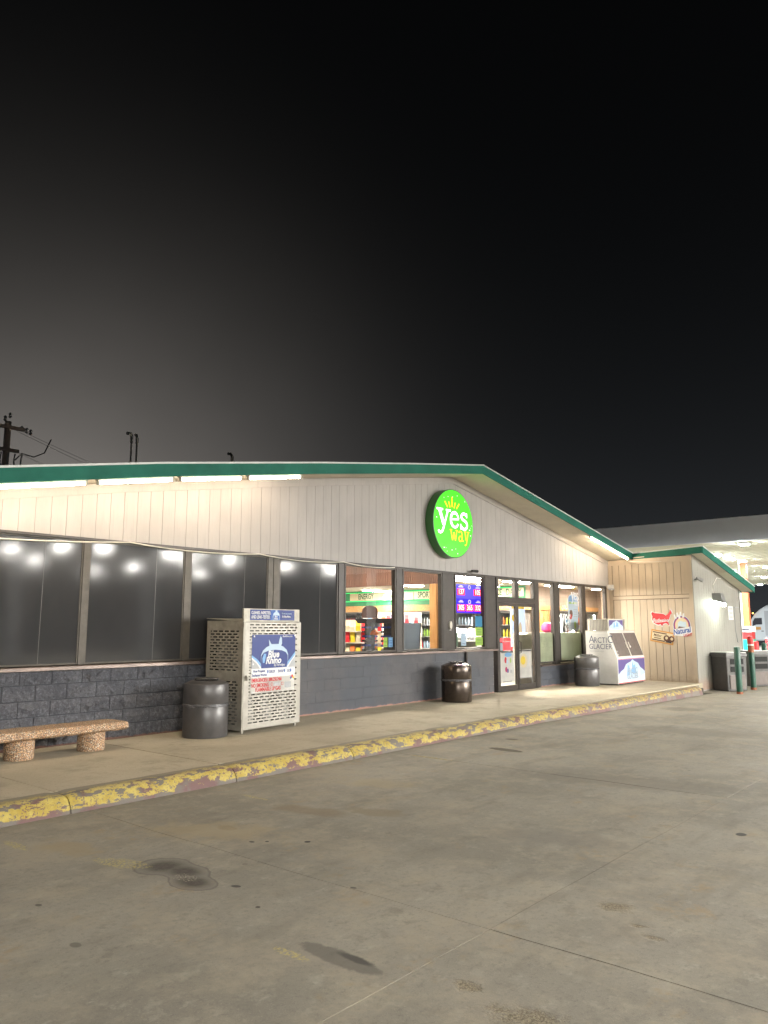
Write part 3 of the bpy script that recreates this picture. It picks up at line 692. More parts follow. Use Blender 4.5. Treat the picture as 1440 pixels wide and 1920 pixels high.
def build_roof():
    YF, YB = 8.64, 22.4
    xs = [x for x, _ in GT[:-1]]
    rf = MB()
    for (a, b) in zip(xs, xs[1:]+[25.6]):
        # no rise to the back: the gable runs straight through
        rf.hexa([(a, YF+0.02, zt(a)-0.10), (b, YF+0.02, zt(b)-0.10), (b, YB, zt(b)-0.10), (a, YB, zt(a)-0.10)],
                [(a, YF+0.02, zt(a)-0.005), (b, YF+0.02, zt(b)-0.005), (b, YB, zt(b)-0.005), (a, YB, zt(a)-0.005)])
    a, b = 20.95, 25.55
    rf.hexa([(20.87, 6.62, zt(a)-0.10), (b, 6.62, zt(b)-0.10), (b, YF+0.02, zt(b)-0.10), (21.29, YF+0.02, zt(21.29)-0.10)],
            [(20.87, 6.62, zt(a)-0.005), (b, 6.62, zt(b)-0.005), (b, YF+0.02, zt(b)-0.005), (21.29, YF+0.02, zt(21.29)-0.005)])
    rf.build('roof', 'roof', store)
    # soffit in sheets with visible joints
    so = MB(); so.box(1.2, 22.3, 2.5, 1.3, 22.35, 2.55); so = so.build('soffit', 'soffit', store)
    cuts = [1.2, 2.4, 3.67, 4.59, 5.69, 7.1, 8.67, 11.2, 13.5, 15.94, 18.38, 19.2, 21.27]
    for (a, b) in zip(cuts, cuts[1:]):
        mb = MB(); a2, b2 = a+0.003, b-0.003
        mb.hexa([(a2, YF+0.025, ZS(a2)), (b2, YF+0.025, ZS(b2)), (b2, YW+0.01, ZS(b2)), (a2, YW+0.01, ZS(a2))],
                [(a2, YF+0.025, ZS(a2)+0.02), (b2, YF+0.025, ZS(b2)+0.02), (b2, YW+0.01, ZS(b2)+0.02), (a2, YW+0.01, ZS(a2)+0.02)])
        mb.build('soffit_panel', 'soffit', so)
    mb = MB(); z = ZS(21.0)-0.0
    mb.hexa([(20.885, 6.615, z), (21.02, 6.615, z), (21.29, YW, z-0.02), (21.275, 8.66, z-0.02)], [(20.885, 6.615, z+0.02), (21.02, 6.615, z+0.02), (21.29, YW, z), (21.275, 8.66, z)])
    mb.build('soffit_panel', 'soffit', so)
    for (a, b) in ((21.02, 23.3), (23.306, 25.53)):
        mb = MB(); mb.hexa([(a, 6.615, ZS(a)), (b, 6.615, ZS(b)), (b, 6.94, ZS(b)), (a, 6.94, ZS(a))], [(a, 6.615, ZS(a)+0.02), (b, 6.615, ZS(b)+0.02), (b, 6.94, ZS(b)+0.02), (a, 6.94, ZS(a)+0.02)])
        mb.build('soffit_panel', 'soffit', so)
    # fascia boards and drip edge
    def run(p, q, name, m, dz0, dz1, out):
        """a board from p to q (x, y, ztop), out = thickness towards outside normal"""
        p = Vector(p); q = Vector(q); d = Vector((q.x-p.x, q.y-p.y, 0)).normalized(); n = Vector((d.y, -d.x, 0))
        mb = MB(); a, b = p+n*out, q+n*out
        f = lambda v, dz: (v.x, v.y, v.z+dz)
        mb.hexa([f(a, dz0), f(b, dz0), f(q, dz0), f(p, dz0)], [f(a, dz1), f(b, dz1), f(q, dz1), f(p, dz1)])
        return mb
    segs = [((a, YF, zt(a)), (b, YF, zt(b))) for a, b in zip(xs, xs[1:-1]+[21.28])]
    segs = [s_ for s_ in segs if s_[0][0] < 21.2]
    segs[-1] = (segs[-1][0], (21.28, YF, zt(21.28)))
    wing = [((21.28, YF, zt(21.28)), (20.85, 6.59, zt(21.0))), ((20.85, 6.59, zt(21.0)), (25.55, 6.59, zt(25.55)-0.0))]
    for i, (p, q) in enumerate(segs+wing):
        # side run must face left: swap so that the outward normal points away from the roof
        fb = run(p, q, 'fascia_board', 'green', -0.185, -0.014, 0.022).build('fascia_board', 'green', store)
        run(p, q, 'drip_edge', 'drip', -0.014, 0.012, 0.034).build('drip_edge', 'drip', store)
    mb = MB(); mb.box(25.55, 6.59, zt(25.55)-0.185, 25.572, 12, zt(25.55)-0.01); mb.build('fascia_board', 'green', store)
build_roof()

# ---------------------------------------------------------------- windows and door
def vbar(mb, x0, x1, z0, z1, y0=YW-0.055, y1=YW+0.06): mb.box(x0, y0, z0, x1, y1, z1)
ZWT = 2.715; ZSL = 1.126
def window(x0, x1, z0, z1, pane='glass', frame='bronze', fw=0.035, yf=YW-0.045, label=None):
    mb = MB()
    mb.box(x0, yf, z0, x1, YW+0.045, z0+fw); mb.box(x0, yf, z1-fw, x1, YW+0.045, z1)
    mb.box(x0, yf, z0+fw, x0+fw, YW+0.045, z1-fw); mb.box(x1-fw, yf, z0+fw, x1, YW+0.045, z1-fw)
    w = mb.build('window', frame, store, bevel=0.004, label=label)
    g = MB()
    if pane == 'film':
        g.box(x0+fw, YW-0.004, z0+fw, x1-fw, YW+0.004, z1-fw)
        xs_ = x0+(x1-x0)*0.68; sm = MB(); sm.hexa([(xs_, YW-0.0055, z0+fw), (xs_+0.006, YW-0.0055, z0+fw), (xs_+0.006, YW-0.0041, z0+fw), (xs_, YW-0.0041, z0+fw)], [(xs_+0.008, YW-0.0055, z1-fw), (xs_+0.014, YW-0.0055, z1-fw), (xs_+0.014, YW-0.0041, z1-fw), (xs_+0.008, YW-0.0041, z1-fw)]); sm.build('film_seam', 'seam', w)
    else:
        y = YW+0.002; g.add([(x0+fw, y, z0+fw), (x1-fw, y, z0+fw), (x1-fw, y, z1-fw), (x0+fw, y, z1-fw)], [(0,1,2,3)])
    g.build('pane', pane, w)
    return w
def build_openings():
    DK = 'dark film window in a worn metal frame'
    window(1.95, 3.42, ZSL, ZWT, 'film', 'alu', fw=0.02, yf=YW-0.014, label=DK)
    window(3.50, 5.11, ZSL, ZWT, 'film', 'alu', fw=0.02, yf=YW-0.014, label=DK)
    window(5.20, 6.68, ZSL, ZWT, 'film', 'alu', fw=0.02, yf=YW-0.014, label=DK)
    window(6.79, 8.27, ZSL, ZWT, 'film', 'alu', fw=0.02, yf=YW-0.014, label=DK)
    window(8.51, 9.91, ZSL, ZWT, 'film', 'bronze', yf=YW-0.02, label='dark film window beside the lit windows')
    window(10.05, 11.50, ZSL, ZWT); window(11.71, 13.01, ZSL, ZWT); window(13.47, 14.63, ZSL, ZWT)
    window(15.17, 15.97, 2.25, ZWT, fw=0.03); window(16.09, 16.85, 2.25, ZWT, fw=0.03)
    window(17.05, 17.86, 0.71, ZWT); window(18.13, 19.46, 0.71, ZWT); window(19.64, 20.98, 0.71, ZWT)
    e = 0.001
    for (a, b) in ((3.42+e, 3.50-e), (5.11+e, 5.20-e), (6.68+e, 6.79-e), (8.27+e, 8.38)):
        mb = MB(); vbar(mb, a, b, 1.12, ZWT, YW-0.024); mb.build('mullion', 'alu', store, bevel=0.004)
    mb = MB(); vbar(mb, 8.385, 8.51-e, 1.12, ZWT, YW-0.028); mb.build('mullion', 'alu', store, bevel=0.004)
    for (a, b, z) in ((9.91+e, 10.05-e, 1.12), (11.50+e, 11.58, 1.12), (11.585, 11.71-e, 1.12), (13.01+e, 13.10, 1.12), (14.63+e, 14.72, 1.12), (14.725, 15.10, 1.12), (17.86+e, 17.94, 0.67), (17.945, 18.13-e, 0.67), (19.46+e, 19.64-e, 0.67), (20.98+e, 21.03, 0.67)):
        mb = MB(); vbar(mb, a, b, z, ZWT, YW-0.055 if (b-a) < 0.1 else YW-0.035); mb.build('mullion', 'bronze', store, bevel=0.004)
    mb = MB(); vbar(mb, 13.105, 13.47-e, 1.12, ZWT, YW-0.03); mb.build('filler_panel', 'bronze', store, bevel=0.003)
    mb = MB(); mb.box(21.03+e, YW-0.03, 0.14, 21.26, YW+0.05, 2.74); mb.build('corner_board', 'siding_t', store)
    # head flashing and copper sills
    mb = MB(); mb.box(1.9, YW-0.045, ZWT+e, 21.03, YW-0.006, 2.748); mb.build('head_flashing', 'bronze', store)
    mb = MB()
    for (a, b) in ((1.25, 4.6), (4.603, 8.0), (8.003, 11.4), (11.403, 13.8), (13.803, 15.08)):
        mb.hexa([(a, YW-0.10, 1.068), (b, YW-0.10, 1.068), (b, YW+0.05, 1.09), (a, YW+0.05, 1.09)], [(a, YW-0.095, 1.108), (b, YW-0.095, 1.108), (b, YW+0.05, 1.122), (a, YW+0.05, 1.122)])
    mb.build('sill', 'copper', store)
    mb = MB()
    for (a, b) in ((17.08, 18.9), (18.903, 21.0)):
        mb.hexa([(a, YW-0.09, 0.640), (b, YW-0.09, 0.640), (b, YW+0.05, 0.65), (a, YW+0.05, 0.65)], [(a, YW-0.085, 0.660), (b, YW-0.085, 0.660), (b, YW+0.05, 0.676), (a, YW+0.05, 0.676)])
    mb.build('sill', 'copper', store)
    # door set: jambs, header, threshold
    mb = MB()
    for (a, b) in ((15.10+e, 15.17-e), (16.85+e, 17.05-e)): vbar(mb, a, b, 0.15, ZWT)
    vbar(mb, 15.97+e, 16.09-e, 2.15, ZWT); mb.box(15.17, YW-0.055, 2.15, 15.97, YW+0.05, 2.249); mb.box(16.09, YW-0.055, 2.15, 16.85, YW+0.05, 2.249)
    mb.box(15.1, YW-0.04, ZW, 16.95, YW+0.12, ZW+0.014)
    mb.build('door_frame', 'bronze', store, bevel=0.003)
    for (a, b, s) in ((15.175, 16.00, 1), (16.03, 16.845, -1)):
        mb = MB(); y0, y1 = YW-0.045, YW+0.012; z0, z1 = 0.16, 2.145
        mb.box(a, y0, z0, b, y1, z0+0.115); mb.box(a, y0, z1-0.075, b, y1, z1)
        mb.box(a, y0, z0+0.115, a+0.055, y1, z1-0.075); mb.box(b-0.06, y0, z0+0.115, b, y1, z1-0.075)
        d = mb.build('door', 'bronze', store, bevel=0.004)
        g = MB(); g.add([(a+0.055, YW-0.01, 0.275), (b-0.06, YW-0.01, 0.275), (b-0.06, YW-0.01, 2.07), (a+0.055, YW-0.01, 2.07)], [(0,1,2,3)]); g.build('pane', 'glass', d)
        hb = MB(); hb.tube([(a+0.02, YW+0.055, 1.04), (b-0.02, YW+0.055, 1.04)], 0.012)
        hb.build('push_bar', 'black', d)
        h = MB(); hx = (b-0.03 if s > 0 else a+0.03)
        h.tube([(hx, YW-0.05, 0.98), (hx, YW-0.10, 1.0), (hx, YW-0.10, 1.24), (hx, YW-0.05, 1.26)], 0.011); h.build('handle', 'black', d, smooth=True)
build_openings()

# ================================================================== SHOP INTERIOR (seen through the glass)
ZC = 2.80; WX = 20.0; WY = 11.45
def build_interior():
    f = MB(); f.box(1.2, YW+0.2, 0.08, 25.05, 22.0, 0.14); f.build('interior_floor', 'tile', store)
    c = MB(); c.box(14.06, YW+0.16, ZC, 25.05, 22.0, ZC+0.05); c.build('interior_ceiling', 'ceiling', store)
    c = MB(); c.box(9.93, YW+0.16, 3.75, 14.05, 22.0, 3.80); c.build('interior_ceiling', 'ceiling', store)
    w = MB(); w.box(9.93, YW+0.07, 0.14, 9.99, 22.0, 3.75); w.box(9.99, 21.9, 0.14, 20, 21.98, ZC); w.box(9.99, 21.85, ZC, 14.0, 21.98, 3.74); w.build('interior_wall', 'iwall', store)
    # walk-in cooler walls: green band, osb strip, coolers below
    b = MB(); b.box(WX, WY, 2.30, WX+0.1, 21.9, ZC-0.001); b.build('green_band', 'gwall', store)
    b = MB(); b.box(WX-0.06, WY-0.06, 2.10, WX+0.1, 21.9, 2.299); b.build('board_strip', 'osb', store)
    b = MB(); b.box(WX+0.1, WY, 2.235, 25.0, WY+0.1, ZC-0.001); b.build('brown_panel', 'ply', store)
    b = MB(); b.box(WX+0.102, WY-0.05, 2.10, 25.0, WY+0.1, 2.234); b.build('board_strip', 'pine', store)
    b = MB(); b.box(WX+0.55, WY+0.0, 0.14, WX+1.5, WY+0.1, 2.099); b.build('wood_panel', 'pine', store)
    b = MB()
    for x in (0.55, 0.85, 1.15, 1.44): b.box(WX+x, WY-0.03, 0.14, WX+x+0.05, WY-0.001, 2.099)
    b.build('batten', 'pine', store)
    # right interior wall inside the wing and panelling over the windows
    b = MB(); b.box(24.9, 9.6, 0.14, 25.0, WY, ZC); b.build('interior_wall', 'ply', store)
    # ribbed bulkhead and pine post
    b = MB(); b.box(14.0, 9.75, 2.555, 14.05, 21.8, 3.749)
    bulk = b.build('bulkhead', 'rib', store)
    rb = MB(); y = 9.76
    while y < 16.5:
        rb.box(13.984, y, 2.56, 13.999, y+0.022, 3.6); y += 0.055
    o = rb.build('rib', 'rib', bulk); o['kind'] = 'stuff'
    b = MB(); b.box(14.0, 10.02, 0.14, 14.14, 10.22, 2.554); b.box(13.98, 10.222, 0.14, 14.12, 10.42, 2.554); b.build('post', 'pine', store, bevel=0.004)
    b = MB(); b.box(14.06, YW+0.17, 2.73, 21.0, YW+0.24, ZC-0.001); b.build('blind_box', 'ply', store)
build_interior()

GI = 'fluorescent lights in the shop ceiling'
def ceiling_lights():
    sp = [(19.1, 16.3, 'above the energy drinks sign'), (16.3, 10.85, 'nearest the price display window'), (18.7, 12.0, 'seen through the left transom pane'), (17.7, 10.25, 'seen through the right transom pane'),
          (20.2, 10.4, 'behind the window with the shop logo'), (16.9, 13.4, 'in the middle of the shop'), (14.9, 12.4, 'beside the ribbed bulkhead'), (15.4, 17.2, 'deep at the back of the shop'), (17.5, 19.0, 'over the far snack shelves'), (15.0, 10.2, 'just inside the price display window'), (23.0, 10.3, 'far right end of the shop')]
    root = None
    for i, (x, y, l) in enumerate(sp):
        lab = 'white ceiling light '+l
        if root is None:
            root = thing('ceiling_light', lab, 'ceiling light', (x, y, ZC), 0, GI)
            mb = MB(); mb.box(-0.62, -0.17, -0.05, 0.62, 0.17, -0.002); mb.build('housing', 'white', root, world=False)
            mb = MB(); mb.box(-0.60, -0.15, -0.068, 0.60, 0.15, -0.052); mb.build('diffuser', 'ceil', root, world=False)
        else: copy_thing(root, (x, y, ZC), 0, lab)
    copy_thing(root, (12.1, 11.2, 3.75), 0, 'added unseen ceiling light in the raised ceiling above the sunglasses')  # unseen lights added to brighten the bay before the bulkhead
    copy_thing(root, (12.1, 14.5, 3.75), 0, 'added unseen ceiling light in the raised ceiling farther back')
ceiling_lights()

def drinks():
    """cooler bays in the two walk-in cooler walls, and the bottles on their shelves"""
    bay = thing('drinks_cooler', 'tall glass fronted cooler bay under the energy sign', 'drinks cooler', (WX, WY+0.5, 0.14), 0, 'glass door coolers along the back walls')
    W = 0.78
    mb = MB(); mb.box(0, 0, 0, 0.05, W, 1.955); mb.box(0.0, 0, 0.0, 0.65, 0.04, 1.955); mb.box(0.0, W-0.04, 0.0, 0.65, W, 1.955); mb.box(0.6, 0.04, 0, 0.65, W-0.04, 1.955)
    mb = MB(); mb.box(0.0, 0, 0, 0.65, 0.035, 1.955); mb.box(0, W-0.035, 0, 0.65, W, 1.955); mb.box(0.6, 0.035, 0, 0.65, W-0.035, 1.955); mb.box(0, 0.035, 0, 0.6, W-0.035, 0.12); mb.box(0, 0.035, 1.86, 0.6, W-0.035, 1.955)
    mb.build('cabinet', 'steelgrey', bay, world=False)
    for z in (0.38, 0.76, 1.14, 1.50):
        s_ = MB(); s_.box(0.08, 0.036, z, 0.598, W-0.036, z+0.018); s_.build('shelf', 'white2', bay, world=False)
    s_ = MB(); s_.box(0.03, 0.036, 0.2, 0.05, 0.062, 1.85); s_.build('lamp', 'cooler', bay, world=False)
    s_ = MB(); s_.box(-0.03, 0.01, 0.08, 0.0, 0.06, 1.92); s_.box(-0.03, W-0.06, 0.08, 0.0, W-0.01, 1.92); s_.box(-0.03, 0.06, 0.08, 0, W-0.06, 0.13); s_.box(-0.03, 0.06, 1.87, 0, W-0.06, 1.92)
    dr = s_.build('door', 'black', bay, world=False)
    s_ = MB(); s_.add([(-0.015, 0.06, 0.13), (-0.015, 0.06, 1.87), (-0.015, W-0.06, 1.87), (-0.015, W-0.06, 0.13)], [(0,1,2,3)]); s_.build('pane', 'glass', dr, world=False)
    names = ['under the dairy sign, first from the corner', 'second from the wall corner', 'third from the wall corner', 'fourth from the wall corner', 'fifth from the wall corner', 'under the sports sign', 'under the water sign', 'under the energy sign', 'farthest left at the back']
    bays = []
    for i in range(9):
        l = 'tall glass fronted cooler bay '+names[i]
        if i == 0: bay['label'] = l; bay.location = (WX, WY+0.12, 0.14); b = bay
        else: b = copy_thing(bay, (WX, WY+0.12+i*(W+0.02), 0.14), 0, l)
        bays.append((b, 0))
    for i in range(4):
        b = copy_thing(bay, (WX+1.6+i*(W+0.02), WY+0.0, 0.14), R(90), 'glass fronted beer cooler bay '+['beside the orange wood panel', 'behind the window with the shop logo', 'behind the window next to the ice freezer', 'at the far right end'][i])
        b.location = (WX+1.6+(i+1)*(W+0.02), WY, 0.14)
        bays.append((b, 1))
    prof = [(0.033, 0), (0.036, 0.05), (0.036, 0.15), (0.014, 0.21), (0.014, 0.235)]
    random.seed(21); cols = ['lime', 'orange', 'cyan', 'yellow', 'red', 'white2', 'dgreen', 'pblue', 'magenta']
    words = dict(lime='lime green', orange='orange', cyan='blue', yellow='yellow', red='red', white2='white capped', dgreen='dark green', pblue='pale blue', magenta='magenta')
    meshes = {c: MB().lathe(prof, 8).mesh('bottle', [c], True) for c in cols}
    cnt = 0
    for bi, (b, side) in enumerate(bays):
        for z in (0.398, 0.778, 1.158, 1.518):
            if z < 0.5 and bi < 9: continue
            n = 6
            c = random.choice(cols)
            for k in range(n):
                if random.random() < 0.06 or cnt >= 290: continue
                if random.random() < 0.3: c = random.choice(cols)
                o = link('bottle', meshes[c]); cnt += 1
                lx, ly = 0.14, 0.11+k*0.112
                if side == 0: o.location = (b.location.x+lx, b.location.y+ly, 0.14+z)
                else: o.location = (b.location.x-ly, b.location.y+lx, 0.14+z)
                tag(o, words[c]+' bottle, '+{0.398: 'lowest', 0.778: 'second', 1.158: 'third', 1.518: 'top'}[z]+' shelf of the '+b['label'].replace('tall glass fronted ', '').replace('glass fronted ', '').replace(' behind the window', ' by the window').replace('beside the orange', 'by the orange').replace(' next to the ice freezer', ' near the freezer').replace(' with the shop logo', ' with the logo').replace('cooler bay ', 'bay '), 'bottle', 'bottles in the back coolers')
drinks()

def cooler_signs():
    g = 'category boards over the coolers'
    items = [('DAIRY', 11.46, 12.10), ('JUICE', 12.12, 12.68), ('COFFEE', 12.72, 14.10), ('SPORTS', 14.55, 15.52), ('WATER', 15.55, 16.84), ('ENERGY', 16.87, 18.35)]
    for s_, y0, y1 in items:
        t = thing('category_board', 'long pale green board reading '+s_+' over the cooler doors', 'sign', (WX-0.03, (y0+y1)/2, 2.5), 0, g)
        mb = MB(); mb.box(WX-0.03, y0, 2.49, WX-0.004, y1, 2.735); mb.build('board', 'cream' if s_ != 'ENERGY' else 'cream', t)
        text(s_, 0.26, 'dgreen', t, (WX-0.033, (y0+y1)/2, 2.612), (0,-1,0), (0,0,1), align='CENTER', bold=0.006, sx=0.72)
    t = thing('neon_strip', 'thin green glowing strips above and below the category boards', 'neon light', (WX-0.04, 15, 2.75))
    for z in (2.755, 2.46):
        mb = MB(); mb.tube([(WX-0.03, 11.6, z), (WX-0.03, 20.5, z)], 0.008, 6); mb.build('tube', 'neon', t)
cooler_signs()

def shelves():
    """gondolas with packets, seen through the first lit windows"""
    def gondola(x, y, rz, label, w=1.2, tiers=(0.12, 0.45, 0.78, 1.1), cols=('red', 'yellow', 'orange', 'white2'), group='snack shelves inside the shop', word='snack packet', h=1.5):
        t = thing('gondola_shelf', label, 'shelf', (x, y, 0.14), rz, group)
        mb = MB(); mb.box(-w/2, 0, 0, w/2, 0.03, h); mb.box(-w/2, -0.4, 0, w/2, -0.001, 0.1); mb.build('back_panel', 'offwhite', t, world=False)
        for z in tiers:
            s_ = MB(); s_.box(-w/2, -0.38, z, w/2, -0.002, z+0.02); s_.build('shelf', 'offwhite', t, world=False)
        ca, sa = math.cos(rz), math.sin(rz)
        for z in tiers:
            k = 0; u = -w/2+0.07
            while u < w/2-0.04:
                c = random.choice(cols); ph = random.uniform(0.17, 0.26)
                key = (c, round(ph*20))
                mb = MB(); pw = 0.055; d = 0.03
                mb.add([(-pw, -0.01, 0), (pw, -0.01, 0), (pw, 0.01, 0), (-pw, 0.01, 0), (-pw*0.9, -d, ph*0.5), (pw*0.9, -d, ph*0.5), (pw*0.9, d, ph*0.5), (-pw*0.9, d, ph*0.5), (-pw, -0.006, ph), (pw, -0.006, ph), (pw, 0.006, ph), (-pw, 0.006, ph)],
                       [(0,3,2,1), (0,1,5,4), (1,2,6,5), (2,3,7,6), (3,0,4,7), (4,5,9,8), (5,6,10,9), (6,7,11,10), (7,4,8,11), (8,9,10,11)])
                o = link('snack_packet', mb.mesh('snack_packet', [c])); v = -0.30
                o.location = (x+u*ca-v*sa, y+u*sa+v*ca, 0.14+z+0.02); o.rotation_euler = (0, 0, rz+random.uniform(-0.15, 0.15))
                cw = dict(red='red', yellow='yellow', orange='orange', white2='white', blue='blue', magenta='magenta', cream='cream', violet='purple', lblue='light blue', lime='green').get(c, c)
                tag(o, cw+' '+word+', '+['lowest', 'second', 'third', 'fourth', 'fifth'][list(tiers).index(z)]+' tier', 'packet', label.split(',')[0]+' stock'); u += 0.125
        return t
    gondola(13.55, 12.45, R(-48), 'snack shelf with red and yellow packets behind the sunglasses tower', 1.5, (0.12, 0.45, 0.78, 1.08, 1.34), ('red', 'yellow', 'orange', 'red', 'cream'), word='crisp packet on the shelf behind the sunglasses tower', h=1.62)
    gondola(16.4, 13.5, R(-50), 'chip shelf behind the grey board in the second lit window', 1.6, (0.5, 0.9, 1.25, 1.52), ('white2', 'violet', 'red', 'lblue', 'orange'), word='chip bag on the shelf behind the grey board', h=1.85)
    gondola(16.9, 11.6, R(-35), 'white shelf with sweets behind the price display', 1.3, (0.3, 0.62, 0.95, 1.2), ('white2', 'cream', 'magenta', 'white2'), word='sweet bag on the shelf under the price display', h=1.35)
    gondola(18.3, 11.0, R(-40), 'low shelf of blue and red boxes behind the left door', 1.0, (0.12, 0.45, 0.74), ('blue', 'red', 'blue', 'cream'), word='box on the low shelf behind the left door', h=0.9)
shelves()

def interior_things():
    # sunglasses towers
    def tower(x, y, label, h=1.92, top=True):
        t = thing('sunglasses_tower', label, 'display stand', (x, y, 0.14), R(20), 'sunglasses towers behind the first lit window')
        mb = MB(); mb.lathe([(0.2, 0), (0.2, 0.04), (0.03, 0.06), (0.03, 0.5), (0.12, 0.52), (0.12, 1.55), (0.03, 1.56), (0.03, 1.60)], 8); mb.build('stand', 'black', t, world=False)
        for s_ in range(4):
            mb = MB(); a = s_*math.pi/2; d = Vector((math.cos(a), math.sin(a), 0)); p = Vector((-d.y, d.x, 0))
            for r in range(10):
                z = 0.6+r*0.094
                for k in (-1, 1):
                    c = d*0.14+p*(0.045*k)+Vector((0, 0, z)); mb.mat(r % 2)
                    mb.hexa([c-p*0.035-d*0.004+Vector((0,0,-0.02)), c+p*0.035-d*0.004+Vector((0,0,-0.02)), c+p*0.035+d*0.012+Vector((0,0,-0.02)), c-p*0.035+d*0.012+Vector((0,0,-0.02))],
                            [c-p*0.037-d*0.004+Vector((0,0,0.02)), c+p*0.037-d*0.004+Vector((0,0,0.02)), c+p*0.037+d*0.012+Vector((0,0,0.02)), c-p*0.037+d*0.012+Vector((0,0,0.02))])
            mb.build('sunglasses_rack', ['ink', 'navy'], t, world=False, kind='stuff')
        hd = MB(); hd.hexa([(-0.20,-0.20,1.53),(0.20,-0.20,1.53),(0.20,0.20,1.53),(-0.20,0.20,1.53)], [(-0.25,-0.25,1.63),(0.25,-0.25,1.63),(0.25,0.25,1.63),(-0.25,0.25,1.63)]); hd.build('header', 'ink', t, world=False)
        tp = MB() if top else None
        if top: tp.prism([(-0.19, 1.64), (0.19, 1.64), (0.19, 1.78)]+[(0.19*math.cos(R(a)), 1.80+0.11*math.sin(R(a))) for a in range(20, 161, 20)]+[(-0.19, 1.78)],
                            lambda u, v: (u*0.8, -0.01-u*0.6, v), lambda u, v: (u*0.8, 0.01-u*0.6, v))
        if top: tp.build('topper', 'brown', t, world=False)
        return t
    tower(12.55, 10.95, 'tall dark sunglasses tower with a rounded brown topper')
    tower(12.35, 10.25, 'second sunglasses tower, close to the window mullion', top=False)
    # grey board leaning with black straps
    t = thing('leaning_display', 'tall pale blue grey display back with a black strap beside the pine post', 'display board', (13.2, 10.35, 0.14))
    mb = MB(); mb.hexa([(12.98, 10.62, 0.7), (13.42, 10.30, 0.7), (13.44, 10.33, 0.7), (13.0, 10.65, 0.7)], [(12.86, 10.72, 1.68), (13.46, 10.28, 1.68), (13.48, 10.31, 1.68), (12.88, 10.75, 1.68)]); mb.build('board', 'steel', t)
    mb = MB(); mb.tube([(12.86, 10.70, 1.69), (13.18, 10.46, 0.7)], 0.008, 6); mb.build('strap', 'ink', t)
    mb = MB(); mb.tube([(13.46, 10.27, 1.69), (13.40, 10.29, 0.7)], 0.008, 6); mb.build('strap', 'ink', t)
    mb = MB(); mb.box(12.95, 10.3, 0.14, 13.4, 10.7, 0.69); mb.build('base', 'ink', t)
    # black coat-like stock on the left of the board
    t = thing('cap_rack', 'rack of dark caps and orange tags left of the grey board', 'display stand', (12.5, 10.75, 0.14))
    mb = MB(); mb.tube([(12.6, 10.95, 0.14), (12.6, 10.95, 1.75)], 0.02, 6); mb.build('pole', 'steelgrey', t)
    for i in range(6):
        mb = MB(); a = i*1.1; z = 0.75+i*0.17
        mb.lathe([(0.10, 0), (0.105, 0.04), (0.07, 0.09), (0.01, 0.11)], 10, (12.6+0.1*math.cos(a), 10.95+0.1*math.sin(a), z)); mb.build('cap', ['ink', 'orange', 'steel'][i % 3], t, smooth=True)
    # price display hung in the third lit window
    t = thing('price_display', 'blue lit price display with glowing red digits hung in the window', 'price sign', (14.2, 9.56, 1.88))
    mb = MB(); mb.box(13.76, 9.54, 1.885, 14.78, 9.60, 2.525); mb.build('case', 'black', t)
    P = Panel((13.77, 9.538, 1.895), (1,0,0), (0,0,1), t)
    P.rect(0, 0.31, 1.0, 0.62, 'led_b', 0.001, 'panel'); P.rect(0, 0, 1.0, 0.305, 'led_b2', 0.001, 'panel')
    P.rect(0.03, 0.385, 0.32, 0.525, 'led_r', 0.003, 'digit_field'); P.rect(0.67, 0.385, 0.97, 0.525, 'led_r', 0.003, 'digit_field')
    for k in range(3): P.rect(0.03+k*0.325, 0.04, 0.32+k*0.325, 0.185, 'led_r', 0.003, 'digit_field')
    P.text('137', 0.16, 'led_d', 0.175, 0.455, 0.005, align='CENTER', bold=0.002, sx=0.95); P.text('105', 0.16, 'led_d', 0.82, 0.455, 0.005, align='CENTER', bold=0.002, sx=0.95)
    for k, s_ in enumerate(('305', '365', '332')): P.text(s_, 0.16, 'led_d', 0.175+k*0.325, 0.112, 0.005, align='CENTER', bold=0.002, sx=0.95)
    for (u, v) in ((0.17, 0.575), (0.17, 0.25), (0.84, 0.57), (0.84, 0.25)):
        P.rect(u-0.09, v-0.022, u+0.09, v+0.0, 'led_w', 0.003, 'print'); P.rect(u-0.05, v+0.008, u+0.06, v+0.026, 'led_w', 0.003, 'print')
    P.disc(0.5, 0.565, 0.05, 0.045, 'led_w', 0.003, 'print'); P.disc(0.5, 0.565, 0.03, 0.03, 'led_b', 0.0045, 'print'); P.disc(0.5, 0.245, 0.055, 0.045, 'led_w', 0.003, 'print'); P.disc(0.5, 0.245, 0.03, 0.025, 'led_b2', 0.0045, 'print')
    P.done()
    # papers taped to the panes
    def notice(x0, x1, z0, z1, m, label, lines=4, m2='dgreen', y=YW+0.006):
        t = thing('window_notice', label, 'notice', (x0, y, z0))
        mb = MB(); mb.box(x0, y, z0, x1, y+0.002, z1); mb.build('sheet', m, t)
        P = Panel((x0, y-0.0005, z0), (1,0,0), (0,0,1), t); w = x1-x0; h = z1-z0
        for k in range(lines): P.rect(w*0.18, h*(0.15+0.75*k/lines), w*0.82, h*(0.15+0.75*k/lines)+h*0.035, m2, 0.0008, 'print', 0.0005)
        P.done()
    notice(14.30, 14.58, 1.60, 1.83, 'cyan', 'blue paper notice taped above the green notices', 0)
    notice(14.30, 14.59, 1.40, 1.585, 'lime', 'upper lime green notice beside the door')
    notice(14.30, 14.59, 1.195, 1.375, 'lime', 'lower lime green notice beside the door')
    notice(13.74, 13.94, 1.195, 1.46, 'pblue', 'pale blue sticker with a round emblem low in the window', 1, 'navy')
    notice(13.52, 13.62, 1.195, 1.47, 'dgreen', 'narrow dark green sticker at the left window edge', 0)
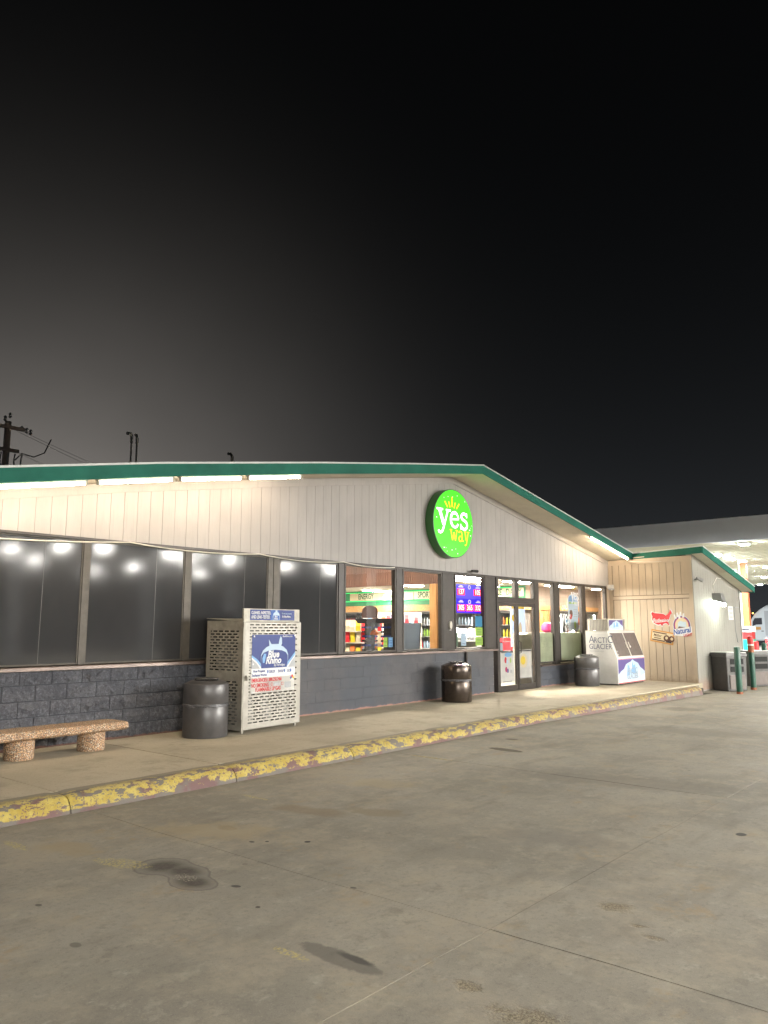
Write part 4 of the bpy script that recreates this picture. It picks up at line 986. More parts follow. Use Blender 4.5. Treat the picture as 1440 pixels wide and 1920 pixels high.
    notice(11.18, 11.30, 1.22, 1.40, 'lime', 'small green card in the lower right of the first lit window', 2, 'dgreen')
    notice(11.33, 11.46, 1.22, 1.40, 'lblue', 'small blue card in the lower right of the first lit window', 3, 'navy')
    # door posters
    t = thing('door_poster', 'pale food poster on the lower half of the left door', 'poster', (15.3, YW-0.004, 0.36))
    mb = MB(); mb.box(15.27, YW-0.006, 0.34, 15.90, YW-0.002, 1.02); mb.build('sheet', 'paper', t)
    P = Panel((15.27, YW-0.006, 0.34), (1,0,0), (0,0,1), t)
    P.disc(0.36, 0.62, 0.16, 0.05, 'lblue', 0.001, 'print'); P.disc(0.24, 0.50, 0.05, 0.07, 'red', 0.0015, 'print'); P.disc(0.31, 0.47, 0.04, 0.06, 'pblue', 0.0018, 'print'); P.disc(0.46, 0.49, 0.03, 0.06, 'lime', 0.0015, 'print')
    P.disc(0.26, 0.29, 0.045, 0.06, 'magenta', 0.0015, 'print'); P.disc(0.33, 0.26, 0.04, 0.05, 'violet', 0.0018, 'print'); P.disc(0.47, 0.24, 0.03, 0.04, 'grey', 0.0015, 'print')
    P.rect(0.06, 0.665, 0.58, 0.678, 'ink', 0.001, 'print'); P.rect(0.10, 0.012, 0.50, 0.024, 'ink', 0.001, 'print'); P.done()
    t = thing('door_poster', 'white poster with a yellow patch on the lower half of the right door', 'poster', (16.2, YW-0.004, 0.42))
    mb = MB(); mb.box(16.13, YW-0.006, 0.40, 16.70, YW-0.002, 1.04); mb.build('sheet', 'paper', t)
    P = Panel((16.13, YW-0.006, 0.40), (1,0,0), (0,0,1), t); P.disc(0.20, 0.40, 0.17, 0.16, 'cream', 0.001, 'print'); P.disc(0.17, 0.41, 0.11, 0.10, 'yellow', 0.0015, 'print'); P.rect(0.0, 0.622, 0.57, 0.64, 'ink', 0.001, 'print'); P.rect(0.03, 0.0, 0.55, 0.012, 'grey', 0.001, 'print'); P.done()
    t = thing('door_notice', 'small black framed notice on the left door beside the block wall', 'notice', (15.25, YW-0.02, 1.05))
    mb = MB(); mb.box(15.235, YW-0.007, 1.04, 15.42, YW-0.002, 1.25); mb.build('frame', 'ink', t)
    mb = MB(); mb.box(15.255, YW-0.010, 1.06, 15.40, YW-0.0075, 1.23); mb.build('sheet', 'steel', t)
    # menu poster hanging inside the right door
    t = thing('drinks_poster', 'tall pale drinks poster with a yellow top behind the right door', 'poster', (17.2, 10.2, 1.2))
    mb = MB(); mb.box(17.05, 10.15, 1.10, 17.75, 10.17, 2.15); mb.build('sheet', 'menu', t)
    P = Panel((17.05, 10.15, 1.10), (1,0,0), (0,0,1), t); P.rect(0.03, 0.95, 0.67, 1.04, 'yellow', 0.001, 'print'); P.disc(0.22, 0.45, 0.10, 0.28, 'violet', 0.002, 'print'); P.disc(0.15, 0.72, 0.12, 0.09, 'yellow', 0.002, 'print'); P.disc(0.45, 0.4, 0.08, 0.22, 'cream', 0.002, 'print'); P.done()
    # cola cases
    def case_(x, y, z, m, m2, label):
        t = thing('drinks_case', label, 'drinks case', (x, y, z))
        mb = MB(); mb.box(x-0.2, y-0.13, z, x+0.2, y+0.13, z+0.12); mb.build('carton', m2, t)
        mb = MB(); mb.box(x-0.201, y-0.131, z+0.121, x+0.201, y+0.131, z+0.22); mb.build('band', m, t)
    case_(18.05, 11.0, 1.065, 'red', 'ink', 'red and black cola case on the shelf behind the left door')
    case_(18.55, 10.7, 1.065, 'yellow', 'cream', 'yellow topped case next to the cola case')
    # counter behind the right door, cooler box, red bags
    t = thing('counter', 'cream service counter with a black top behind the right door', 'counter', (18.2, 10.4, 0.14))
    mb = MB(); mb.box(17.5, 10.35, 0.14, 18.5, 11.0, 0.93); mb.build('body', 'offwhite', t); mb = MB(); mb.box(17.46, 10.3, 0.931, 18.54, 11.02, 0.98); mb.build('top', 'ink', t)
    t = thing('red_crate', 'red box standing on the counter behind the right door', 'box', (17.7, 10.6, 0.98))
    mb = MB(); mb.box(17.56, 10.5, 0.981, 17.86, 10.75, 1.22); mb.build('box', 'red', t, bevel=0.01)
    for i, (x, z) in enumerate(((18.55, 1.45), (18.95, 1.45))):
        t = thing('red_bag', ['plump red bag on the ledge above the frosted film', 'second red bag, nearer the shop logo decal'][i], 'bag', (x, 9.95, z))
        mb = MB(); mb.lathe([(0.08, 0), (0.15, 0.05), (0.16, 0.15), (0.11, 0.24), (0.03, 0.27)], 12, (x, 9.95, z)); mb.build('bag', 'red' if i else 'magenta', t, smooth=True)
    t = thing('window_ledge', 'waist high ledge running behind the right hand windows', 'ledge', (19, 9.9, 0.14))
    mb = MB(); mb.box(17.1, 9.75, 1.40, 21.0, 10.15, 1.449); mb.build('top', 'offwhite', t); mb = MB(); mb.box(17.1, 10.1, 0.14, 21.0, 10.15, 1.399); mb.build('panel', 'offwhite', t)
    # white case under the price display
    t = thing('display_case', 'bright white display case of rolls below the price display', 'display case', (15.0, 10.3, 0.14))
    mb = MB(); mb.box(14.5, 10.2, 0.14, 15.6, 10.8, 1.0); mb.box(14.5, 10.2, 1.25, 15.6, 10.8, 1.29); mb.box(14.5, 10.75, 1.0, 15.6, 10.8, 1.5); mb.box(15.55, 10.2, 1.0, 15.6, 10.75, 1.5); mb.build('case', 'white', t)
    for i in range(12):
        x = 14.58+i*0.085
        for z, m in ((1.003, 'cream'), (1.293, 'white2')):
            o = MB().lathe([(0.02, 0), (0.042, 0.02), (0.042, 0.09), (0.015, 0.12)], 8).mesh('wrapped_roll', [m], True); ob = link('wrapped_roll', o); ob.location = (x, 10.3+random.uniform(0, 0.05), z)
            tag(ob, ('cream' if m == 'cream' else 'white')+' wrapped roll in the white display case', 'food pack', 'rolls in the display case')
interior_things()

def shop_decals():
    for (x, z, s_, lab) in ((18.40, 1.74, 1.0, 'white and green shop logo decal low on the right hand window'), (19.0, 2.36, 0.75, 'smaller pale shop logo decal near the window head')):
        t = thing('logo_decal', lab, 'decal', (x, YW-0.001, z))
        P = Panel((x, YW-0.001, z), (1,0,0), (0,0,1), t)
        yes_word(P, -0.10*s_, -0.08*s_, 0.26*s_, 'white2', 0.0015); way_word(P, 0.10*s_, -0.27*s_, 0.14*s_, 'white2', 0.0015)
        for a in (-50, -25, 0, 25, 50):
            u, v = math.sin(R(a)), math.cos(R(a)); P.stroke([(u*0.10*s_+0.1*s_, v*0.10*s_+0.22*s_), (u*0.2*s_+0.1*s_, v*0.2*s_+0.22*s_)], 0.02*s_, 'white2' if s_ == 1 else 'yellow', 0.0015)
        P.done()
    t = thing('hours_poster', 'tall window poster with a blue arch and small pictures beside the logo', 'poster', (18.95, YW+0.01, 1.55))
    P = Panel((18.72, YW+0.008, 1.50), (1,0,0), (0,0,1), t)
    P.poly([(0.0, 0.0), (0.55, 0.0), (0.60, 0.75)]+[(0.30+0.30*math.cos(R(a)), 0.80+0.16*math.sin(R(a))) for a in range(0, 181, 15)]+[(0.0, 0.75)], 'skyp', 0.001, 'sheet')
    P.poly([(0.04, 0.76), (0.56, 0.76)]+[(0.30+0.26*math.cos(R(a)), 0.80+0.13*math.sin(R(a))) for a in range(0, 181, 15)], 'lblue', 0.0025, 'print')
    P.rect(0.06, 0.70, 0.5, 0.745, 'lime', 0.0025, 'print'); P.disc(0.17, 0.44, 0.09, 0.10, 'brown', 0.0025, 'print'); P.disc(0.14, 0.36, 0.07, 0.07, 'red', 0.0035, 'print')
    P.disc(0.38, 0.14, 0.06, 0.10, 'lime', 0.0025, 'print')
    for k in range(4): P.rect(0.32, 0.36+k*0.06, 0.52, 0.375+k*0.06, 'grey', 0.0025, 'print')
    P.done()
    t = thing('frosted_film', 'pale green frosted film covering the lower half of the right hand windows', 'window film', (19, YW+0.01, 0.75))
    for (a, b) in ((17.09, 17.82), (18.17, 19.42), (19.68, 20.94)):
        mb = MB(); mb.box(a, YW+0.006, 0.746, b, YW+0.010, 1.445); mb.build('film_sheet', 'frost', t)

# ================================================================== LETTER SHAPES OF THE SHOP LOGO
def arc(cx, cy, rx, ry, a0, a1, n=14): return [(cx+rx*math.cos(R(a0+(a1-a0)*k/n)), cy+ry*math.sin(R(a0+(a1-a0)*k/n))) for k in range(n+1)]
def yes_word(P, u, v, s, m, h, kx=1.0):
    def S(pts, w): P.stroke([(u+a*s*kx, v+b*s) for a, b in pts], [q*s for q in w] if isinstance(w, list) else w*s, m, h, 'lettering')
    # y
    S([(0.08, 1.0), (0.20, 0.62), (0.36, 0.10)], 0.25); S([(0.66, 1.0), (0.50, 0.45), (0.34, -0.12), (0.26, -0.32), (0.14, -0.42), (0.04, -0.38), (0.02, -0.28)], [0.13, 0.14, 0.15, 0.15, 0.14, 0.15, 0.18])
    S([(-0.10, 1.0), (0.32, 1.0)], 0.12); S([(0.52, 1.0), (0.84, 1.0)], 0.12)
    # e
    S(arc(1.12, 0.48, 0.27, 0.45, 10, 330, 22), [0.13]*4+[0.19]*12+[0.14]*7); S([(0.94, 0.50), (1.40, 0.56)], 0.11)
    # s
    S(arc(1.78, 0.76, 0.19, 0.20, 20, 255, 14)+arc(1.78, 0.26, 0.22, 0.27, 80, -160, 16), 0.165); S([(1.97, 1.02), (1.98, 0.72)], 0.09); S([(1.54, 0.30), (1.54, -0.04)], 0.09)
def way_word(P, u, v, s, m, h, kx=1.0):
    def S(pts, w): P.stroke([(u+a*s*kx, v+b*s) for a, b in pts], w*s, m, h, 'lettering')
    S([(0.05, 1), (0.26, 0.0)], 0.16); S([(0.28, 0.0), (0.45, 0.75)], 0.12); S([(0.45, 0.8), (0.64, 0.0)], 0.16); S([(0.66, 0.0), (0.84, 1.0)], 0.12); S([(-0.08, 1), (0.22, 1)], 0.11); S([(0.68, 1), (0.98, 1)], 0.11)
    S(arc(1.30, 0.76, 0.22, 0.22, 165, 0, 10)+[(1.52, 0.15), (1.62, 0.04), (1.72, 0.06)], 0.14); S(arc(1.30, 0.24, 0.20, 0.25, 60, 360, 16), 0.13)
    S([(1.92, 1), (2.10, 0.12)], 0.17); S([(2.38, 1), (2.18, 0.1), (2.08, -0.28), (1.96, -0.36), (1.88, -0.30)], 0.12); S([(1.80, 1), (2.10, 1)], 0.11); S([(2.26, 1), (2.50, 1)], 0.11)
shop_decals()

def logo_sign():
    t = thing('logo_sign', 'round glowing green shop sign on the gable', 'shop sign', (13.27, 9.22, 3.75))
    cx, cz, r = 13.22, 3.745, 0.725; yf = 9.20
    n = 64
    mb = MB()
    prof = [(r-0.02, 0.0), (r, 0.004), (r, 0.20), (r-0.02, 0.205)]
    vs_ = []; fs_ = []
    for (rr, dy) in prof:
        for k in range(n): a = 2*math.pi*k/n; vs_.append((cx+rr*math.cos(a), yf+dy, cz+rr*math.sin(a)))
    for i in range(3):
        for k in range(n): fs_.append((i*n+k, (i+1)*n+k, (i+1)*n+(k+1) % n, i*n+(k+1) % n))
    fs_.append(tuple(3*n+k for k in range(n)))
    mb.add(vs_, fs_); M['sign_side'] = mat('sign_side_green', (0.035, 0.14, 0.035), 0.4); mb.build('sign_can', 'sign_side', t, smooth=True)
    P = Panel((cx, yf, cz), (1,0,0), (0,0,1), t)
    P.disc(0, 0, r-0.018, r-0.018, 'sign_g', 0.002, 'face', 64)
    s = 0.30
    yes_word(P, -0.555, -0.085, 0.345, 'sign_w', 0.006, 1.52)
    way_word(P, -0.13, -0.355, 0.215, 'sign_y', 0.006, 1.30)
    for a, l0, l1 in ((-44, 0.13, 0.28), (-22, 0.10, 0.23), (0, 0.12, 0.34), (22, 0.10, 0.23), (44, 0.13, 0.28)):
        u, v = math.sin(R(a)), math.cos(R(a)); cu = -0.06 + (0.07*(a/44)); cv = 0.27
        P.stroke([(cu+u*l0*1.0, cv+v*l0*0.6), (cu+u*l1*1.0, cv+v*l1*0.85)], 0.036, 'sign_y', 0.006, 'sun_ray')
    for k in range(70):   # little pale flecks printed around the rim
        a = random.uniform(0, 2*math.pi); q = random.uniform(0.62, 0.97)*(r-0.03); u, v = q*math.cos(a), q*math.sin(a)
        if abs(u) < 0.58 and -0.48 < v < 0.55 and q < 0.60: continue
        if -0.55 < u < 0.62 and -0.5 < v < 0.5: continue
        d = random.uniform(0.004, 0.010); P.rect(u-d, v-d, u+d*1.3, v+d, 'sign_w', 0.005, 'fleck')
    P.text('TM', 0.035, 'sign_w', 0.56, -0.09, 0.006)
    P.done()
    # cable ties at the rim
logo_sign()

# ================================================================== LAMPS ON THE BUILDING
def tubes():
    g = 'fluorescent tube lights under the eave'
    spans = [(3.0, 4.70, 'leftmost tube light, cut by the frame edge'), (4.84, 5.92, 'second tube light from the left, over the dark windows'), (6.03, 7.08, 'third tube light, above the propane cage'), (7.20, 8.26, 'last tube light before the bare stretch of green fascia'), (18.58, 20.98, 'long tube light at the right end by the wing')]
    for (a, b, l) in spans:
        za, zb = ZS(a)-0.060, ZS(b)-0.060; y = 8.665
        t = thing('tube_light', 'glowing '+l, 'tube light', ((a+b)/2, y, (za+zb)/2), 0, g)
        mb = MB(); mb.hexa([(a, y-0.022, za+0.024), (b, y-0.022, zb+0.024), (b, y+0.05, zb+0.024), (a, y+0.05, za+0.024)], [(a, y-0.022, za+0.057), (b, y-0.022, zb+0.057), (b, y+0.05, zb+0.057), (a, y+0.05, za+0.057)]); mb.build('housing', 'offwhite', t)
        d = 0.03*(zb-za)/(b-a)
        mb = MB(); mb.tube([(a+0.03, y, za+d), (b-0.03, y, zb-d)], 0.021, 10); mb.build('tube', 'tube_pair' if a > 15 else 'tube', t, smooth=True)
        for (x, z) in ((a+0.012, za), (b-0.012, zb)):
            mb = MB(); mb.box(x-0.012, y-0.022, z-0.026, x+0.012, y+0.022, z+0.023); mb.build('lamp_holder', 'offwhite', t)
    for (x, l) in ((5.98, 'small pale cable loop between two tube lights'), (8.31, 'small pale cable loop at the end of the tube lights')):
        mb = MB(); z = ZS(x)-0.06; mb.tube([(x+0.028*math.cos(a*0.5), 8.69, z+0.03*math.sin(a*0.5)) for a in range(13)], 0.006, 6); tag(mb.build('cable_loop', 'cable', None, smooth=True), l, 'cable')
tubes()

def wall_lamp():
    t = thing('wall_lamp', 'bright grey floodlight on the front of the wing with its beam down the siding', 'wall lamp', (22.72, 6.92, 2.3))
    x, z = 22.70, 2.36
    mb = MB(); mb.hexa([(x-0.15, 6.62, z-0.12), (x+0.15, 6.62, z-0.12), (x+0.15, 6.925, z-0.02), (x-0.15, 6.925, z-0.02)], [(x-0.14, 6.70, z+0.17), (x+0.14, 6.70, z+0.17), (x+0.15, 6.925, z+0.17), (x-0.15, 6.925, z+0.17)])
    mb.build('housing', 'steelgrey', t, bevel=0.01)
    mb = MB(); mb.hexa([(x-0.12, 6.66, z-0.20), (x+0.12, 6.66, z-0.20), (x+0.12, 6.86, z-0.12), (x-0.12, 6.86, z-0.12)], [(x-0.13, 6.64, z-0.116), (x+0.13, 6.64, z-0.116), (x+0.13, 6.88, z-0.045), (x-0.13, 6.88, z-0.045)])
    mb.build('lens', 'pack', t)
    mb = MB(); mb.tube([(x-0.02, 6.92, z+0.17), (x-0.05, 6.91, z+0.4), (x+0.3, 6.9, z+0.62), (x+0.36, 6.8, z+0.6)], 0.008, 6); tag(mb.build('cable', 'cable'), 'thin grey cable running from the floodlight up to the eave', 'cable')
    t = thing('small_spotlight', 'small dark spotlight high on the left edge of the wing front', 'spotlight', (21.1, 6.9, 2.86))
    mb = MB(); mb.lathe([(0.035, 0), (0.035, 0.01)], 10, (21.14, 6.90, 2.84)); mb.tube([(21.14, 6.925, 2.85), (21.14, 6.84, 2.86)], 0.012, 6); mb.build('arm', 'steelgrey', t)
    mb = MB(); mb.tube([(21.08, 6.84, 2.88), (21.30, 6.78, 2.83)], [0.03, 0.05], 10); mb.build('head', 'steelgrey', t, smooth=True)
    t = thing('security_camera', 'small dark camera on the siding under the round sign', 'camera', (14.2, 9.38, 2.83))
    mb = MB(); mb.lathe([(0.03, 0), (0.03, 0.01)], 10, (14.12, YW-0.02, 2.80)); mb.tube([(14.12, YW, 2.805), (14.13, YW-0.10, 2.80)], 0.012, 6); mb.build('bracket', 'can', t)
    mb = MB(); mb.tube([(14.04, YW-0.10, 2.80), (14.22, YW-0.13, 2.80)], [0.026, 0.034], 10); mb.build('housing', 'black', t, smooth=True)
    t = thing('security_camera', 'small white box camera in the corner beside the wing', 'camera', (21.15, 9.3, 2.72))
    mb = MB(); mb.box(21.08, 9.20, 2.68, 21.20, 9.36, 2.79); mb.build('housing', 'white', t, bevel=0.01); mb = MB(); mb.box(21.02, 9.18, 2.64, 21.18, 9.30, 2.678); mb.build('sunshade', 'grey', t)
    t = thing('push_plate', 'small white oval alarm box on the dark panel between lit windows', 'alarm box', (13.30, YW-0.05, 1.63))
    mb = MB(); mb.prism([(13.29+0.048*math.cos(R(a)), 1.63+0.085*math.sin(R(a))) for a in range(0, 360, 20)], lambda u, v: (u, YW-0.065, v), lambda u, v: (u, YW-0.031, v)); mb.build('cover', 'offwhite', t, bevel=0.008)
    mb = MB(); mb.box(13.26, YW-0.045, 1.525, 13.32, YW-0.032, 1.54); mb.build('tab', 'white', t)
    mb = MB(); mb.tube([(13.87, YW-0.04, 1.08), (13.87, YW-0.04, 0.6), (13.86, YW-0.04, 0.16)], 0.032, 10); tag(mb.build('drain_pipe', 'bronze', smooth=True), 'short dark pipe running down the block wall behind the bin', 'pipe')
    # sagging pale cable over the dark windows
    pts = []
    nodes = [(1.3, 2.73), (5.75, 2.735), (8.05, 2.74), (10.0, 2.74), (11.6, 2.742)]
    for (a, za), (b, zb) in zip(nodes, nodes[1:]):
        sag = 0.10 if b < 7 else 0.05
        for k in range(10):
            f = k/10; pts.append((a+(b-a)*f, YW-0.06, za+(zb-za)*f-sag*4*f*(1-f)))
    mb = MB(); mb.tube(pts, 0.009, 5); tag(mb.build('cable', 'cable'), 'thin pale cable sagging along the head of the dark windows', 'cable')
    # conduit at the wing
    mb = MB(); mb.tube([(21.0, 8.66, 3.43), (20.98, 8.5, 3.40), (20.95, 7.9, 3.36), (20.94, 7.7, 3.37)], 0.010, 6); tag(mb.build('cable', 'cable'), 'pale cable from the right tube light to the wing soffit', 'cable')
    t = thing('notice_plate', 'small white notice right of the floodlight on the wing', 'notice', (24.2, 6.91, 2.05))
    mb = MB(); mb.box(23.95, 6.915, 1.80, 24.40, 6.922, 2.20); mb.build('plate', 'white', t)
    P = Panel((23.95, 6.915, 1.80), (1,0,0), (0,0,1), t)
    for k, m in ((0, 'violet'), (1, 'violet'), (2, 'violet')): P.rect(0.06, 0.05+k*0.12, 0.39, 0.11+k*0.12, 'grey', 0.001, 'print')
    P.done()
    mb = MB(); mb.tube([(24.95, 6.91, 2.18), (24.5, 6.90, 2.17), (24.42, 6.89, 2.05), (24.44, 6.89, 1.5), (24.55, 6.88, 1.15), (24.85, 6.88, 1.12)], 0.014, 6); tag(mb.build('hose', 'steelgrey', smooth=True), 'grey hose hanging at the right end of the wing', 'hose')
wall_lamp()

# ================================================================== FURNITURE ON THE PAVEMENT
def trash_can(x, y, m, label, lid_rot=0.0, bag=True):
    t = thing('trash_can', label, 'trash can', (x, y, ZW), lid_rot, 'round trash cans along the shop front')
    mb = MB(); mb.lathe([(0.292, 0.0), (0.30, 0.015), (0.300, 0.415), (0.294, 0.425)], 40); mb.build('drum', m, t, smooth=True, world=False)
    mb = MB(); mb.lathe([(0.297, 0.432), (0.303, 0.442), (0.303, 0.690), (0.296, 0.702), (0.20, 0.742), (0.17, 0.742), (0.165, 0.70)], 40, cap=False); mb.build('hood', m, t, smooth=True, world=False)
    mb = MB(); mb.lathe([(0.168, 0.69), (0.168, 0.70)], 24); mb.build('opening', 'dark', t, world=False)
    mb = MB(); mb.lathe([(0.165, 0.762), (0.16, 0.772), (0.02, 0.776)], 24, cap=False); 
    for k in range(4):
        a = k*math.pi/2+0.4; mb.box(0.15*math.cos(a)-0.006, 0.15*math.sin(a)-0.006, 0.74, 0.15*math.cos(a)+0.006, 0.15*math.sin(a)+0.006, 0.765)
    mb.build('rain_cap', m, t, smooth=True, world=False)
    if bag:   # liner hem showing in the gap
        mb = MB(); n = 72; vs_ = []; fs_ = []
        for k in range(n):
            a = 2*math.pi*k/n; w = 0.014*noise.noise((math.cos(a)*4+x, math.sin(a)*4, 1.7)); w2 = 0.02*noise.noise((math.cos(a)*3+x, math.sin(a)*3, 5.7))
            for (r_, z_) in ((0.299, 0.445), (0.309+w, 0.434), (0.307+w, 0.405+w2), (0.302, 0.402+w2)): vs_.append((r_*math.cos(a), r_*math.sin(a), z_+w*0.5))
        for k in range(n):
            for j in range(3): a, b = k*4+j, ((k+1) % n)*4+j; fs_.append((a, a+1, b+1, b))
        mb.add(vs_, fs_); mb.build('liner', 'bag', t, smooth=True, world=False)
    return t
trash_can(6.63, 8.73, 'can', 'round charcoal trash can beside the propane cage', 0.3)
trash_can(12.84, 8.92, 'can_b', 'round brown black trash can with a bright sheen, left of the door', 1.1)
trash_can(18.37, 8.78, 'can', 'round charcoal trash can beside the ice freezer', 2.1)

def ash_post():
    t = thing('ash_bin', 'small dark ash bin standing behind the brown trash can', 'ash bin', (13.35, 9.15, ZW))
    mb = MB(); mb.lathe([(0.11, 0), (0.115, 0.02), (0.09, 0.12), (0.075, 0.30), (0.035, 0.38), (0.025, 0.45)], 18, (13.42, 9.12, ZW)); mb.build('body', 'black', t, smooth=True)
    mb = MB(); mb.lathe([(0.02, 0.45), (0.05, 0.47), (0.05, 0.53), (0.015, 0.55)], 14, (13.42, 9.12, ZW)); mb.build('head', 'black', t, smooth=True)
ash_post()

def bench():
    t = thing('stone_bench', 'backless bench of reddish exposed aggregate with a thick slab and round legs', 'bench', (4.6, 8.8, ZW))
    n = 26; mb = MB(); x0, x1, y0, y1 = 3.50, 5.39, 8.58, 9.06; zt_, zb_ = 0.462, 0.365
    prof = [(y0+0.03, zb_), (y0, zb_+0.022), (y0+0.004, zt_-0.030), (y0+0.030, zt_-0.004), (y0+0.06, zt_), (y1-0.06, zt_), (y1-0.03, zt_-0.004), (y1-0.004, zt_-0.03), (y1, zb_+0.02), (y1-0.03, zb_)]
    m = len(prof); vs_ = []; fs_ = []
    for i in range(n+1):
        f = i/n; x = x0+(x1-x0)*f; e = min(x-x0, x1-x); k = 1.0 if e > 0.08 else 0.90+0.10*(e/0.08)**0.5
        cy_, cz_ = (y0+y1)/2, zb_+0.04
        for (y, z) in prof: vs_.append((x, cy_+(y-cy_)*k+0.003*noise.noise((x*20, y*20, z*20)), cz_+(z-cz_)*k+0.003*noise.noise((x*18, y*18, z*18+4))))
    for i in range(n):
        for j in range(m): j2 = (j+1) % m; fs_.append((i*m+j, (i+1)*m+j, (i+1)*m+j2, i*m+j2))
    fs_.append(tuple(range(m))); fs_.append(tuple(reversed([n*m+j for j in range(m)])))
    mb.add(vs_, fs_); mb.build('seat', 'agg', t, smooth=True)
    for x in (4.17, 5.03):
        mb = MB(); mb.lathe([(0.150, 0), (0.158, 0.015), (0.158, 0.10), (0.158, 0.222)], 32, (x, 8.82, ZW)); mb.build('leg', 'agg', t, smooth=True)
bench()

def slotted_sheet(mb, w, h, u0, u1, v0, v1, rows, cols, f, skip=None, sh=0.017, sw=0.082):
    """perforated sheet: solid border, staggered rows of slots with folded lower lips; f maps (u, v) to the surface"""
    def q(a, b, c, d):
        if c-a > 1e-5 and d-b > 1e-5: mb.add([f(a, b), f(c, b), f(c, d), f(a, d)], [(0,1,2,3)])
    q(0, 0, w, v0); q(0, v1, w, h); q(0, v0, u0, v1); q(u1, v0, w, v1)
    ph = (v1-v0)/rows; pw = (u1-u0)/cols
    for r in range(rows):
        b = v0+r*ph; off = pw*0.5*(r % 2)
        q(u0, b, u1, b+ph-sh)
        cur = u0
        for c in range(-1, cols+1):
            s0 = max(u0+0.004, u0+c*pw+off); s1 = min(u1-0.004, u0+c*pw+off+sw)
            if s1-s0 < 0.012: continue
            if skip and skip((s0+s1)/2, b+ph): continue
            q(cur, b+ph-sh, s0, b+ph); cur = s1
        q(cur, b+ph-sh, u1, b+ph)

